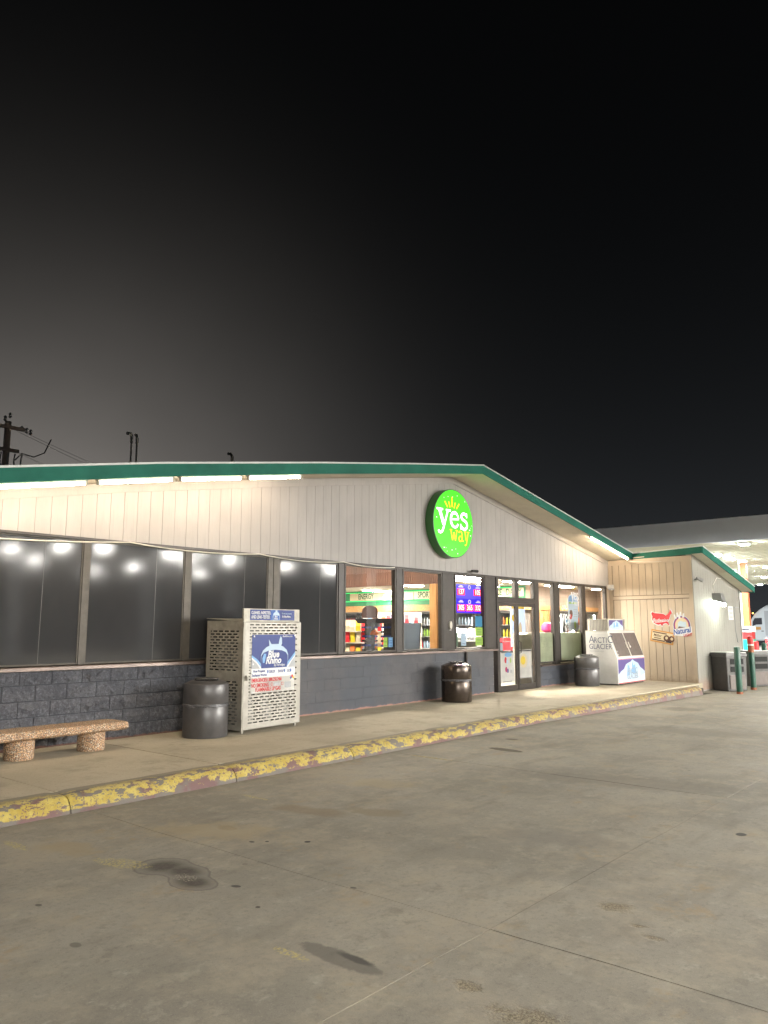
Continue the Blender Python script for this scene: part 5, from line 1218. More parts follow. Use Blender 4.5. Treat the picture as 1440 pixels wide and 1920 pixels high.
def propane_cage():
    o = Vector((7.06, 8.48, ZW)); rz = math.atan2(0.11, 1.19)
    t = thing('propane_cage', 'slotted metal propane exchange cage with blue posters beside the dark windows', 'propane cage', o, rz)
    W, D, H0, H = 1.20, 0.72, 0.045, 1.53
    # front door
    mb = MB(); slotted_sheet(mb, W-0.02, H-H0-0.02, 0.09, W-0.10, 0.05, 1.44, 33, 9, lambda u, v: (0.01+u, 0.0, H0+0.01+v), skip=lambda u, v: 0.135 < u < W-0.14 and 0.50 < v < 1.29)
    mb.box(0.01, -0.001, H0+0.01, 0.03, 0.03, H-0.01); mb.box(W-0.03, -0.001, H0+0.01, W-0.01, 0.03, H-0.01)
    d = mb.build('door', 'galv_l', t, world=False); md = d.modifiers.new('thick', 'SOLIDIFY'); md.thickness = 0.003; md.offset = 1
    mb = MB(); mb.box(-0.012, 0.0, H0, 0.006, 0.05, H); mb.build('hinge_post', 'galv', t, world=False)
    mb = MB(); mb.tube([(-0.03, -0.012, 0.2), (-0.03, -0.012, 1.45)], 0.008, 6); mb.build('lock_rod', 'galv', t, world=False)
    # left side (two sheets), back, top, right
    side = MB(); slotted_sheet(side, D, 0.70, 0.07, D-0.07, 0.05, 0.66, 15, 5, lambda u, v: (-0.003, D-u+0.03, H0+v)); slotted_sheet(side, D, 0.80, 0.07, D-0.07, 0.08, 0.66, 14, 5, lambda u, v: (-0.003, D-u+0.03, H0+0.70+v))
    s_ = side.build('side_panel', 'galv', t, world=False); md = s_.modifiers.new('thick', 'SOLIDIFY'); md.thickness = 0.003
    mb = MB(); mb.box(W-0.004, 0.03, H0, W, D+0.03, H); mb.build('side_panel', 'galv', t, world=False)
    mb = MB(); mb.box(0, D+0.03, H0, W, D+0.034, H); mb.build('back_panel', 'dark', t, world=False)  # near-black colour stands in for the shade inside the cage
    mb = MB(); mb.hexa([(-0.01, 0.03, H-0.004), (W+0.01, 0.03, H-0.004), (W+0.01, D+0.04, H+0.045), (-0.01, D+0.04, H+0.045)], [(-0.01, 0.03, H+0.004), (W+0.01, 0.03, H+0.004), (W+0.01, D+0.04, H+0.053), (-0.01, D+0.04, H+0.053)]); mb.build('top_panel', 'galv', t, world=False)
    mb = MB(); mb.box(0.0, 0.03, H0-0.003, W, D+0.03, H0); mb.box(0.01, 0.05, 0.80, W-0.01, D, 0.806); mb.build('shelf', 'galv', t, world=False)
    for (x, y) in ((0.04, 0.05), (W-0.06, 0.05), (0.04, D-0.02), (W-0.06, D-0.02)):
        mb = MB(); mb.box(x, y, 0, x+0.03, y+0.03, H0-0.003); mb.build('foot', 'galv', t, world=False)
    # header board
    mb = MB(); mb.box(0.0, 0.02, H+0.006, W-0.02, 0.05, H+0.185); mb.build('header_board', 'galv', t, world=False, bevel=0.004)
    mb = MB(); mb.lathe([(0.018, 0), (0.018, 0.05)], 10, (0.05, -0.03, 0.72)); mb.box(0.03, -0.035, 0.735, 0.07, -0.012, 0.79); mb.build('lock', 'galv_l', t, world=False)
    # header print
    P = Panel((0.12, 0.019, H+0.022), (1,0,0), (0,0,1), t, True)
    P.rect(0, 0, 0.94, 0.15, 'navy', 0.002, 'header_print'); P.rect(0.42, 0, 0.60, 0.149, 'blue', 0.0030, 'header_print')
    P.text('CLEANED, INSPECTED,', 0.058, 'white2', 0.02, 0.103, 0.0045, bold=0.0012, sx=0.68, shear=0.08); P.text('AND LEAK-TESTED.', 0.064, 'white2', 0.02, 0.043, 0.0045, bold=0.0012, sx=0.70, shear=0.08)
    P.poly([(0.47, 0.0), (0.61, 0.0), (0.615, 0.06), (0.60, 0.10), (0.57, 0.12), (0.51, 0.12), (0.48, 0.10), (0.465, 0.06)], 'pblue', 0.0045, 'header_print'); P.rect(0.475, 0.005, 0.605, 0.07, 'blue', 0.006, 'header_print'); P.rect(0.52, 0.121, 0.56, 0.145, 'pblue', 0.0045, 'header_print')
    P.text('Blue', 0.034, 'white2', 0.50, 0.053, 0.0075, bold=0.0008, shear=0.2); P.text('Rhino', 0.034, 'white2', 0.49, 0.023, 0.0075, bold=0.0008, shear=0.2)
    P.text("It's not just propane.", 0.032, 'pblue', 0.66, 0.10, 0.0045, sx=0.8); P.text("It's Blue Rhino.", 0.040, 'white2', 0.665, 0.055, 0.0045, bold=0.001, sx=0.8)
    P.done()
    # main poster, lower print
    P = Panel((0.150, -0.002, 0.545), (1,0,0), (0,0,1), t, True); PW = 0.84; P.k = 1.09
    P.rect(0, 0.30, PW, 0.735, 'navy', 0.003, 'poster')
    P.poly([(0, 0.30), (0.0, 0.475), (0.10, 0.42), (0.20, 0.335), (0.24, 0.30)], 'lblue', 0.0045, 'poster'); P.poly([(PW, 0.30), (PW, 0.50), (PW-0.09, 0.42), (PW-0.19, 0.335), (PW-0.24, 0.30)], 'lblue', 0.0045, 'poster')
    P.poly([(0, 0.30), (0, 0.445), (0.09, 0.39), (0.18, 0.31), (0.19, 0.30)], 'white2', 0.006, 'poster'); P.poly([(PW, 0.30), (PW, 0.465), (PW-0.08, 0.39), (PW-0.17, 0.31), (PW-0.18, 0.30)], 'white2', 0.006, 'poster')
    P.poly([(0, 0.30), (0, 0.425), (0.09, 0.365), (0.15, 0.30)], 'grey', 0.0075, 'poster'); P.poly([(PW, 0.30), (PW, 0.44), (PW-0.08, 0.37), (PW-0.14, 0.30)], 'grey', 0.0075, 'poster')
    # tank drawing
    P.poly([(0.17, 0.301), (0.67, 0.301), (0.69, 0.38), (0.69, 0.47), (0.66, 0.53), (0.59, 0.575), (0.52, 0.595), (0.35, 0.595), (0.27, 0.575), (0.20, 0.53), (0.165, 0.47), (0.165, 0.38)], 'pblue', 0.009, 'poster')
    P.poly([(0.32, 0.58), (0.31, 0.67), (0.335, 0.64), (0.36, 0.61), (0.50, 0.61), (0.51, 0.66), (0.535, 0.715), (0.56, 0.69), (0.565, 0.62), (0.55, 0.585)], 'pblue', 0.0085, 'poster')
    P.poly([(0.175, 0.302), (0.665, 0.302), (0.685, 0.38), (0.68, 0.46), (0.64, 0.50), (0.56, 0.525), (0.43, 0.535), (0.30, 0.525), (0.21, 0.50), (0.172, 0.46), (0.168, 0.38)], 'navy', 0.0105, 'poster')
    P.poly([(0.20, 0.37), (0.19, 0.43), (0.22, 0.49), (0.26, 0.485), (0.245, 0.42), (0.23, 0.37)], 'lblue', 0.012, 'poster')
    P.text('Blue', 0.125, 'white2', 0.285, 0.475, 0.0125, bold=0.004, shear=0.22); P.text('Rhino', 0.125, 'white2', 0.25, 0.395, 0.0125, bold=0.004, shear=0.22); P.text('by Ferrellgas', 0.042, 'white2', 0.41, 0.335, 0.0125, shear=0.2)
    P.text('BlueRhino.com', 0.032, 'white2', 0.58, 0.71, 0.005)
    P.rect(0, 0.185, PW, 0.299, 'white2', 0.003, 'poster')
    P.text('How Propane', 0.046, 'navy', 0.03, 0.268, 0.0045, bold=0.001, sx=0.85); P.text('Exchange Works:', 0.046, 'navy', 0.01, 0.215, 0.0045, bold=0.001, sx=0.85)
    for s_, u in (('DROP', 0.33), ('SWAP', 0.50), ('GO', 0.68)): P.text(s_, 0.052, 'navy', u, 0.25, 0.0045, bold=0.001, sx=0.8)
    for u in (0.305, 0.63, 0.755): P.disc(u, 0.255, 0.012, 0.024, 'blue', 0.0045, 'poster', 12)
    P.rect(-0.01, -0.01, PW-0.01, 0.183, 'paper', 0.0035, 'warning_print')
    P.text('EMERGENCIES:1.800.258.7466', 0.064, 'red', 0.005, 0.150, 0.005, bold=0.0016, sx=0.70)
    P.text('NO SMOKING', 0.070, 'red', 0.0, 0.085, 0.005, bold=0.0016, sx=0.74); P.text('FLAMMABLE LP GAS', 0.070, 'red', 0.075, 0.030, 0.005, bold=0.0016, sx=0.78)
    P.disc(0.385, 0.088, 0.02, 0.022, 'red', 0.005, 'warning_print', 16); P.disc(0.385, 0.088, 0.014, 0.016, 'paper', 0.0065, 'warning_print', 16)
    P.rect(0.42, 0.065, 0.53, 0.105, 'grey', 0.005, 'warning_print'); P.rect(0.64, 0.03, 0.76, 0.105, 'grey', 0.005, 'warning_print'); P.rect(0.565, 0.07, 0.61, 0.105, 'red', 0.005, 'warning_print'); P.rect(0.57, 0.075, 0.605, 0.10, 'paper', 0.0065, 'warning_print')
    cx, cv, r_ = 0.785, 0.155, 0.046
    P.poly([(cx, cv+r_), (cx-r_/2, cv+r_/2), (cx, cv), (cx+r_/2, cv+r_/2)], 'red', 0.0055, 'warning_print'); P.poly([(cx-r_, cv), (cx-r_/2, cv+r_/2), (cx, cv), (cx-r_/2, cv-r_/2)], 'navy', 0.0055, 'warning_print')
    P.poly([(cx+r_, cv), (cx+r_/2, cv+r_/2), (cx, cv), (cx+r_/2, cv-r_/2)], 'yellow', 0.0055, 'warning_print'); P.poly([(cx, cv-r_), (cx-r_/2, cv-r_/2), (cx, cv), (cx+r_/2, cv-r_/2)], 'white2', 0.0055, 'warning_print')
    for (u, v) in ((0.03, 0.715), (PW-0.02, 0.72), (0.02, 0.36), (0.02, 0.0), (PW-0.04, 0.0)): P.disc(u, v, 0.012, 0.012, 'white2', 0.0145, 'rivet', 12)
    P.done()
    # tanks inside
    prof = [(0.10, 0), (0.10, 0.03), (0.15, 0.06), (0.155, 0.12), (0.155, 0.26), (0.13, 0.32), (0.05, 0.35), (0.09, 0.36), (0.09, 0.44), (0.08, 0.44), (0.08, 0.36)]
    me = MB().lathe(prof, 16).mesh('propane_tank', ['tank'], True)
    c, s2 = math.cos(rz), math.sin(rz)
    for i, (u, v, z) in enumerate([(0.22+k*0.37, 0.22+j*0.34, z) for z in (H0+0.001, 0.807) for j in range(2) for k in range(3)]):
        ob = link('propane_tank', me); ob.location = (o.x+u*c-v*s2, o.y+u*s2+v*c, ZW+z); tag(ob, ['front', 'front', 'front', 'back', 'back', 'back'][i % 6]+' propane tank, '+['lock side', 'middle', 'door side'][i % 3]+', on the '+('cage floor' if i < 6 else 'upper cage shelf'), 'gas tank', 'tanks in the propane cage')
propane_cage()

def mountain(P, w, h, hh):
    """icy blue peak on a violet ground: printed panel of the ice freezer"""
    P.rect(0, 0, w, h, 'violet', hh, 'print_panel')
    P.poly([(0, 0.0), (w, 0.0), (w, h*0.40), (w*0.90, h*0.52), (w*0.82, h*0.60), (w*0.74, h*0.80), (w*0.60, h*0.90), (w*0.53, h*0.98), (w*0.45, h*0.88), (w*0.36, h*0.84), (w*0.28, h*0.78), (w*0.20, h*0.58), (w*0.10, h*0.50), (0, h*0.36)], 'pblue', hh+0.002, 'print_panel')
    P.poly([(w*0.30, h*0.25), (w*0.34, h*0.76), (w*0.40, h*0.70), (w*0.42, h*0.3)], 'lblue', hh+0.0035, 'print_panel'); P.poly([(w*0.46, h*0.35), (w*0.50, h*0.92), (w*0.56, h*0.70), (w*0.62, h*0.76), (w*0.66, h*0.35)], 'lblue', hh+0.0035, 'print_panel')
    P.poly([(w*0.42, h*0.5), (w*0.50, h*0.94), (w*0.49, h*0.55)], 'white2', hh+0.005, 'print_panel'); P.poly([(w*0.70, h*0.2), (w*0.76, h*0.68), (w*0.80, h*0.5), (w*0.84, h*0.2)], 'skyp', hh+0.0035, 'print_panel')
    P.poly([(0, 0), (w, 0), (w, h*0.30), (w*0.86, h*0.22), (w*0.7, h*0.10), (w*0.4, h*0.06), (w*0.15, h*0.14), (0, h*0.28)], 'white2', hh+0.006, 'print_panel')
def ice_freezer():
    x0, x1, y0, y1, zb = 18.86, 20.62, 8.18, 9.02, ZW+0.03
    t = thing('ice_freezer', 'white outdoor ice freezer with two slanted doors and an icy mountain panel', 'ice freezer', (19.7, 8.6, ZW))
    zs, ztp = 0.80, 1.47
    mb = MB(); mb.prism([(y0, zb), (y1, zb), (y1, ztp+0.01), (y0+0.25, ztp+0.01), (y0, zs)], lambda u, v: (x0, u, v), lambda u, v: (x1, u, v)); mb.build('cabinet', 'white', t, bevel=0.008)
    mb = MB(); mb.box(x0+0.05, y0+0.04, ZW, x1-0.05, y1-0.04, zb-0.001); mb.build('plinth', 'dark', t)
    mb = MB(); mb.box(x0-0.006, y0-0.01, ztp+0.011, x1+0.006, y1, ztp+0.03); mb.v = [(a, b+(0.25 if b < y0 else 0), c) for a, b, c in mb.v]; mb.build('lid_trim', 'offwhite', t)
    sl = Vector((0, 0.25, ztp-zs)).normalized(); ori = Vector((x0, y0, zs))
    Lh = math.hypot(0.25, ztp-zs)
    for i, (a, b) in enumerate(((0.10, 0.85), (0.94, 1.68))):
        D = Panel(ori, (1,0,0), sl, t); D.rect(a-0.025, 0.035, b+0.025, Lh-0.03, 'offwhite', 0.012, 'door_skin', 0.012); D.rect(a, 0.05, b, Lh-0.045, 'bin2', 0.022, 'door_leaf', 0.009)
        hx = b-0.05 if i == 0 else a+0.04; D.rect(hx, 0.26, hx+0.03, 0.42, 'offwhite', 0.04, 'handle', 0.017)
        if i == 0:
            for v in (0.08, 0.16, 0.60): D.rect(a-0.02, v, a+0.02, v+0.035, 'grey', 0.03, 'hinge', 0.007)
        else: D.disc(a+0.12, 0.30, 0.022, 0.022, 'white2', 0.026, 'lock', 14)
        D.done()
    F = Panel((x0+0.03, y0, zb+0.03), (1,0,0), (0,0,1), t)
    mountain(F, x1-x0-0.06, zs-zb-0.06, 0.003)
    F.text('ARCTIC', 0.20, 'steel', 0.86, 0.27, 0.0105, align='CENTER', bold=0.004, sx=0.95); F.text('GLACIER', 0.19, 'steel', 0.86, 0.13, 0.0105, align='CENTER', bold=0.004, sx=0.95)
    F.rect(0, -0.022, x1-x0-0.06, -0.004, 'red', 0.004, 'kick_strip'); F.rect(0, zs-zb-0.055, x1-x0-0.06, zs-zb-0.042, 'magenta', 0.004, 'kick_strip'); F.done()
    S = Panel((x0, y1-0.09, 1.0), (0,-1,0), (0,0,1), t)
    S.text('A', 0.27, 'slate', 0.0, 0.27, 0.002, bold=-0.002, sx=0.85); S.text('RCTI', 0.20, 'slate', 0.13, 0.25, 0.002, bold=-0.001, sx=0.85); S.text('C', 0.27, 'slate', 0.50, 0.27, 0.002, bold=-0.002, sx=0.8)
    S.text('GLACIER', 0.19, 'slate', 0.0, 0.09, 0.002, bold=-0.001, sx=0.83); S.rect(-0.02, 0.39, 0.50, 0.394, 'grey', 0.002, 'line'); S.text('PREMIUM ICE', 0.04, 'grey', 0.02, -0.025, 0.002, sx=1.6); S.done()
    # cooling unit on top: louvred left side, mountain picture on its front
    t2 = thing('condenser_unit', 'cream louvred cooling unit with a small mountain picture on top of the ice freezer', 'cooling unit', (19.4, 8.7, 1.5))
    mb = MB(); mb.box(18.96, 8.45, 1.505, 19.96, 8.94, 1.77); mb.box(18.92, 8.41, 1.771, 19.98, 8.98, 1.80)
    for (x, y) in ((18.92, 8.41), (19.94, 8.41), (18.92, 8.94), (19.94, 8.94)): mb.box(x, y, 1.502, x+0.04, y+0.039, 1.7705)
    mb.build('casing', 'offwhite', t2)
    for k in range(12):
        m_ = MB(); y = 8.468+k*0.040; m_.box(18.925, y, 1.506, 18.940, y+0.020, 1.768); m_.build('louvre', 'offwhite', t2)
    m_ = MB(); m_.box(18.945, 8.455, 1.506, 18.958, 8.935, 1.768); m_.build('coil', 'steelgrey', t2)
    F = Panel((19.05, 8.448, 1.508), (1,0,0), (0,0,1), t2); mountain(F, 0.86, 0.26, 0.003); F.done()
ice_freezer()

def tin_signs():
    # the wing's left wall faces left; u runs towards the viewer (-y)
    d = Vector((ax_l(6.93)-ax_l(9.41), 6.93-9.41, 0)).normalized()
    def at(y, z): return (ax_l(y)-0.012, y, z)
    t = thing('tin_sign', 'red beer sign cut in the shape of a country map', 'sign', at(7.9, 1.8))
    P = Panel(at(8.13, 1.86), d, (0,0,1), t)
    usa = [(0.0, 0.10), (0.03, 0.02), (0.02, -0.06), (0.05, -0.14), (0.13, -0.19), (0.20, -0.21), (0.26, -0.19), (0.30, -0.25), (0.33, -0.19), (0.40, -0.165), (0.45, -0.18), (0.48, -0.23), (0.50, -0.20), (0.47, -0.12), (0.50, -0.06), (0.53, 0.0), (0.55, 0.06), (0.60, 0.10), (0.57, 0.16), (0.55, 0.21), (0.53, 0.14), (0.48, 0.08), (0.42, 0.04), (0.36, 0.08), (0.30, 0.09), (0.20, 0.10), (0.10, 0.11), (0.03, 0.14)]
    P.poly([(0.29+(a-0.29)*1.08, -0.02+(b+0.02)*1.13) for a, b in usa], 'white2', 0.006, 'outline', 0.005); P.poly(usa, 'red', 0.009, 'plate', 0.003)
    P.text('Budweiser', 0.135, 'white2', 0.03, -0.085, 0.0105, bold=0.001, shear=0.35, sx=0.86); P.stroke([(0.10, -0.15), (0.40, -0.12)], 0.012, 'white2', 0.0105); P.done()
    d2 = d; t = thing('tin_sign', 'round blue and red beer sign with a white crown and slanted lettering', 'sign', at(7.25, 1.6))
    P = Panel(at(7.28, 1.63), d, (0,0,1), t)
    P.disc(0, 0, 0.25, 0.27, 'white2', 0.005, 'plate', 36); P.disc(0, 0, 0.235, 0.255, 'violet', 0.0065, 'ring', 36); P.disc(0, 0, 0.205, 0.225, 'magenta', 0.008, 'ring', 36); P.disc(0, 0.0, 0.185, 0.205, 'cream', 0.0095, 'ring', 36)
    P.poly([(-0.12, -0.10), (-0.10, 0.08), (-0.03, 0.13), (0.05, 0.10), (0.12, 0.10), (0.13, -0.02), (0.05, -0.12)], 'skyp', 0.011, 'ring'); P.poly([(-0.14, -0.12), (-0.08, -0.02), (0.14, -0.05), (0.16, -0.14)], 'brown', 0.0125, 'ring')
    for (u, v, a) in ((-0.16, 0.24, 30), (-0.10, 0.29, 12), (-0.02, 0.31, -5), (0.05, 0.27, -22), (-0.05, 0.24, 5)):
        P.poly([(u-0.03, v-0.06), (u+0.03, v-0.06), (u+0.02-a*0.001, v+0.06), (u-0.02-a*0.001, v+0.05)], 'white2', 0.011, 'crown')
    P.poly([(-0.24, -0.26), (-0.25, -0.10), (0.27, -0.02), (0.28, -0.18), (0.10, -0.29)], 'white2', 0.0135, 'plate2')
    ur = (d+Vector((0,0,0.16))).normalized(); uv = ur.cross(Vector(d).cross(Vector((0,0,1)))).normalized()*-1
    text('Natural', 0.20, 'blue', t, P.at(-0.24, -0.185, 0.016), ur, Vector((0,0,1)), bold=0.004, sx=0.80); text('LIGHT', 0.10, 'red', t, P.at(0.04, -0.27, 0.016), ur, Vector((0,0,1)), bold=0.002, sx=0.85); P.done()
    t = thing('tin_sign', 'tilted orange and cream tin sign with dark helmets', 'sign', at(7.9, 1.3))
    tilt = Vector((0, 0, -0.17)); ur = (d+tilt).normalized(); nn = d.cross(Vector((0,0,1))); uu = nn.cross(ur)
    P = Panel(at(8.20, 1.215), ur, uu, t)
    P.rect(0, 0, 0.66, 0.33, 'gold', 0.005, 'plate', 0.004); P.rect(0.035, 0.035, 0.625, 0.295, 'cream', 0.007, 'plate'); P.rect(0.05, 0.25, 0.45, 0.28, 'brown', 0.0085, 'print'); P.rect(0.05, 0.045, 0.42, 0.075, 'brown', 0.0085, 'print')
    P.text('Miller', 0.10, 'brown', 0.08, 0.185, 0.0095, bold=0.001, shear=0.15); P.rect(0.10, 0.105, 0.30, 0.125, 'brown', 0.0085, 'print')
    P.disc(0.46, 0.15, 0.085, 0.085, 'brown', 0.0095, 'helmet'); P.disc(0.60, 0.15, 0.085, 0.085, 'brown', 0.0095, 'helmet'); P.disc(0.46, 0.16, 0.04, 0.04, 'cream', 0.011, 'helmet'); P.disc(0.61, 0.16, 0.04, 0.04, 'cream', 0.011, 'helmet'); P.poly([(0.44, 0.04), (0.62, 0.04), (0.57, 0.12), (0.50, 0.12)], 'ink', 0.0095, 'helmet'); P.done()
tin_signs()

# ================================================================== RIGHT SIDE: BINS, BOLLARDS, CANOPY, PUMP, TRUCK
ZR = -0.09
def bins():
    def waste(x, y, rz, label):
        t = thing('waste_bin', label, 'waste bin', (x, y, ZR), rz, 'square waste bins at the wing')
        W, D, H = 0.66, 0.60, 1.0
        mb = MB(); mb.hexa([(-W/2+0.02, -D/2+0.02, 0), (W/2-0.02, -D/2+0.02, 0), (W/2-0.02, D/2-0.02, 0), (-W/2+0.02, D/2-0.02, 0)], [(-W/2, -D/2, H-0.1), (W/2, -D/2, H-0.1), (W/2, D/2, H-0.1), (-W/2, D/2, H-0.1)]); mb.build('body', 'bin', t, world=False, bevel=0.02)
        mb = MB(); mb.hexa([(-W/2-0.02, -D/2-0.02, H-0.099), (W/2+0.02, -D/2-0.02, H-0.099), (W/2+0.02, D/2+0.02, H-0.099), (-W/2-0.02, D/2+0.02, H-0.099)], [(-W/2, -D/2, H), (W/2, -D/2, H), (W/2, D/2, H), (-W/2, D/2, H)]); mb.build('lid', 'bin', t, world=False, bevel=0.012)
        mb = MB(); mb.box(-W/2+0.12, -D/2-0.012, 0.70, W/2-0.12, -D/2-0.001, 0.84); mb.build('opening', 'dark', t, world=False)
        mb = MB(); mb.box(-W/2+0.12, -D/2-0.014, 0.50, W/2-0.12, -D/2-0.001, 0.64); mb.build('slot', 'dark', t, world=False)
        mb = MB(); mb.box(-W/2+0.08, -D/2-0.012, 0.06, W/2-0.08, -D/2+0.01, 0.42); mb.build('front_panel', 'bin2', t, world=False, bevel=0.005)
        mb = MB(); mb.box(-W/2+0.02, -D/2-0.02, H+0.002, W/2-0.02, D/2, H+0.012); mb.build('tray', 'white', t, world=False)
    waste(22.15, 6.48, R(-32), 'dark square waste bin nearest the wing corner')
    waste(24.3, 6.42, R(-32), 'dark square waste bin behind the second green bollard')
    def bollard(x, y, h, m, label, lean=0.0, r=0.075, top=None, grp=None, z=ZR):
        t = thing('bollard', label, 'bollard', (x, y, z), 0, grp); t.rotation_euler = (0, lean, 0)
        mb = MB(); mb.lathe([(r, 0), (r, h-0.02), (r*0.9, h), (r*0.3, h+0.015)], 18); mb.build('post', m, t, smooth=True, world=False)
        mb = MB(); mb.lathe([(r+0.003, 0.0), (r+0.003, 0.06)], 18); mb.build('base_ring', 'rustband', t, smooth=True, world=False)
        if top:
            mb = MB(); mb.lathe([(r+0.003, h-0.42), (r+0.003, h-0.24)], 18); mb.build('rusty_band', 'rustband', t, smooth=True, world=False)
            mb = MB(); mb.lathe([(r+0.004, h-0.239), (r+0.004, h-0.20)], 18); mb.build('white_band', 'white', t, smooth=True, world=False)
            mb = MB(); mb.lathe([(r+0.004, h-0.199), (r+0.004, h), (r*0.3, h+0.02)], 18); mb.build('red_top', 'bol_r', t, smooth=True, world=False)
    G = 'green bollards by the waste bins'; G2 = 'red bollards at the pumps'
    bollard(21.12, 5.95, 1.17, 'bol_g', 'dark green bollard in front of the nearest waste bin', -0.012, grp=G)
    bollard(22.8, 6.06, 1.42, 'bol_g', 'green bollard with a rusty band and red top', -0.02, top=True, grp=G)
    bollard(24.43, 6.12, 1.22, 'bol_g', 'green bollard at the right edge of the picture', -0.02, grp=G)
    bollard(35.0, 9.08, 1.08, 'bol_r', 'leaning red bollard beyond the waste bins', -0.02, 0.09, grp=G2)
    bollard(43.0, 10.62, 1.1, 'bol_r', 'far red bollard near the truck wheels', 0, 0.10, grp=G2)
    bollard(43.0, 10.2, 1.15, 'bol_r', 'far red bollard cut by the right picture edge', 0, 0.11, grp=G2)
bins()

def canopies():
    # right canopy over the pumps
    t = thing('pump_canopy', 'large grey fuel canopy with a lit ribbed ceiling behind the wing', 'canopy', (50, 13, ZR))
    x0, x1, y0, y1, zb, ztp = 33.0, 69.0, 2.0, 18.4, 5.05, 6.02
    mb = MB(); mb.box(x0, y0, zb, x0+0.15, y1, ztp); mb.box(x0+0.15, y1-0.15, zb, x1, y1, ztp); mb.box(x1-0.15, y0, zb, x1, y1-0.15, ztp); mb.box(x0+0.15, y0, zb, x1-0.15, y0+0.15, ztp); mb.build('fascia', 'canopy', t)
    mb = MB(); mb.box(x0+0.15, y0+0.15, zb+0.5, x1-0.15, y1-0.15, zb+0.6); mb.build('roof_deck', 'canopy', t)
    base = MB(); base.box(x0+0.15, y0+0.15, zb+0.03, x1-0.15, y1-0.15, zb+0.05); base.build('ceiling', 'canopy_u', t)
    y = y0+0.2
    while y < y1-0.6:     # ribbed decking planks
        mb = MB(); mb.box(x0+0.16, y, zb+0.010, x1-0.16, y+0.38, zb+0.029); mb.build('decking_plank', 'canopy_u', t); y += 0.40
    for (cx, cy) in ((45.0, 12.05), (58, 12.5), (45, 5), (58, 5)):
        mb = MB(); mb.box(cx-0.15, cy-0.15, -0.1, cx+0.15, cy+0.15, zb+0.009); mb.build('column', 'post', t, bevel=0.01)
        mb = MB(); mb.box(cx-0.2, cy+0.17, -0.1, cx-0.12, cy+0.24, zb+0.009); mb.build('drain_pipe', 'white', t)
    # lights in it
    pts = [(34.0, 9.03, 'nearest the canopy edge'), (38.2, 11.4, 'left one of the front row of three'), (40.4, 11.5, 'middle one of the front row of three'), (42.9, 11.54, 'right one of the front row of three'), (49.9, 14.0, 'just above the wing eave'), (52.4, 14.05, 'second above the wing eave'),
           (60.9, 16.3, 'almost touching the wing eave'), (67.9, 17.0, 'at the far canopy edge'), (57.8, 14.16, 'at the right picture edge, lower'), (48.0, 11.6, 'at the right picture edge, upper'), (38.2, 6.5, 'added unseen outside the picture edge, front'), (48.0, 6.5, 'added unseen outside the picture edge, back'), (43, 16.4, 'added unseen deep behind the wing roof'), (36.5, 14.5, 'added unseen behind the wing roof')]  # last four are unseen, added for more light under the canopy
    root = None
    for (x, y, l) in pts:
        lab = 'bright square canopy light '+l
        if root is None:
            root = thing('canopy_light', lab, 'canopy light', (x, y, zb), 0, 'lights in the fuel canopy')
            mb = MB(); mb.hexa([(-0.19,-0.19,-0.07), (0.19,-0.19,-0.07), (0.19,0.19,-0.07), (-0.19,0.19,-0.07)], [(-0.21,-0.21,0.008), (0.21,-0.21,0.008), (0.21,0.21,0.008), (-0.21,0.21,0.008)]); mb.build('housing', 'white', root, world=False)
            mb = MB(); mb.hexa([(-0.14,-0.14,-0.092), (0.14,-0.14,-0.092), (0.14,0.14,-0.092), (-0.14,0.14,-0.092)], [(-0.155,-0.155,-0.072), (0.155,-0.155,-0.072), (0.155,0.155,-0.072), (-0.155,0.155,-0.072)]); mb.build('lens', 'right', root, world=False)
        else: copy_thing(root, (x, y, zb), 0, lab)
    # canopy across the lot, behind the photographer, whose far lamps reflect in the dark windows
    t = thing('lot_canopy', 'second fuel canopy across the lot, mirrored only as lights in the dark windows', 'canopy', (25, -16, -0.1))
    mb = MB(); mb.box(-10, -27, 5.06, 38, -2.6, 5.9); mb.build('deck', 'canopy', t)  # deck stretched nearer to carry the added lamps
    for (cx, cy) in ((18, -9), (32, -9), (18, -21), (32, -21)):
        mb = MB(); mb.box(cx-0.18, cy-0.18, -0.1, cx+0.18, cy+0.18, 5.059); mb.build('column', 'canopy', t)
    root = None
    spots = [(x, y, '%s added fill lamp of the %s row' % (n, m)) for y, m in ((-8.0, 'nearest'), (-12.8, 'second')) for x, n in ((-7.0, 'first'), (-2.5, 'second'), (2.5, 'third'), (9.2, 'fourth')) if (x, y) not in ((9.2, -8.0), (2.5, -8.0))]  # near rows added to brighten the lot; no reflection shows them
    spots += [(17.0, -5.2, 'lone added fill lamp near the pump side'), (24.0, -5.0, 'lone added fill lamp at the middle edge'), (31.0, -5.1, 'lone added fill lamp at the right edge'), (20.5, -8.8, 'added fill lamp right of the near row'), (28.5, -9.0, 'added fill lamp far right of the near row')]  # further unseen lamps added to light the ground
    n = ['first', 'second', 'third', 'fourth', 'fifth', 'sixth', 'seventh', 'eighth', 'ninth', 'tenth', 'eleventh', 'twelfth', 'thirteenth']
    spots += [(x, y, n[i]+' soft spot in the dark windows') for i, (x, y) in enumerate([(15.4, -15.8), (18.7, -20.4), (16.3, -13.0), (24.7, -25.2), (17.8, -12.2), (24.6, -20.7), (28.3, -24.6), (21.5, -12.6), (23.8, -14.4), (30.3, -22.2), (25.2, -12.8), (29.9, -13.7), (34.1, -14.0)])]
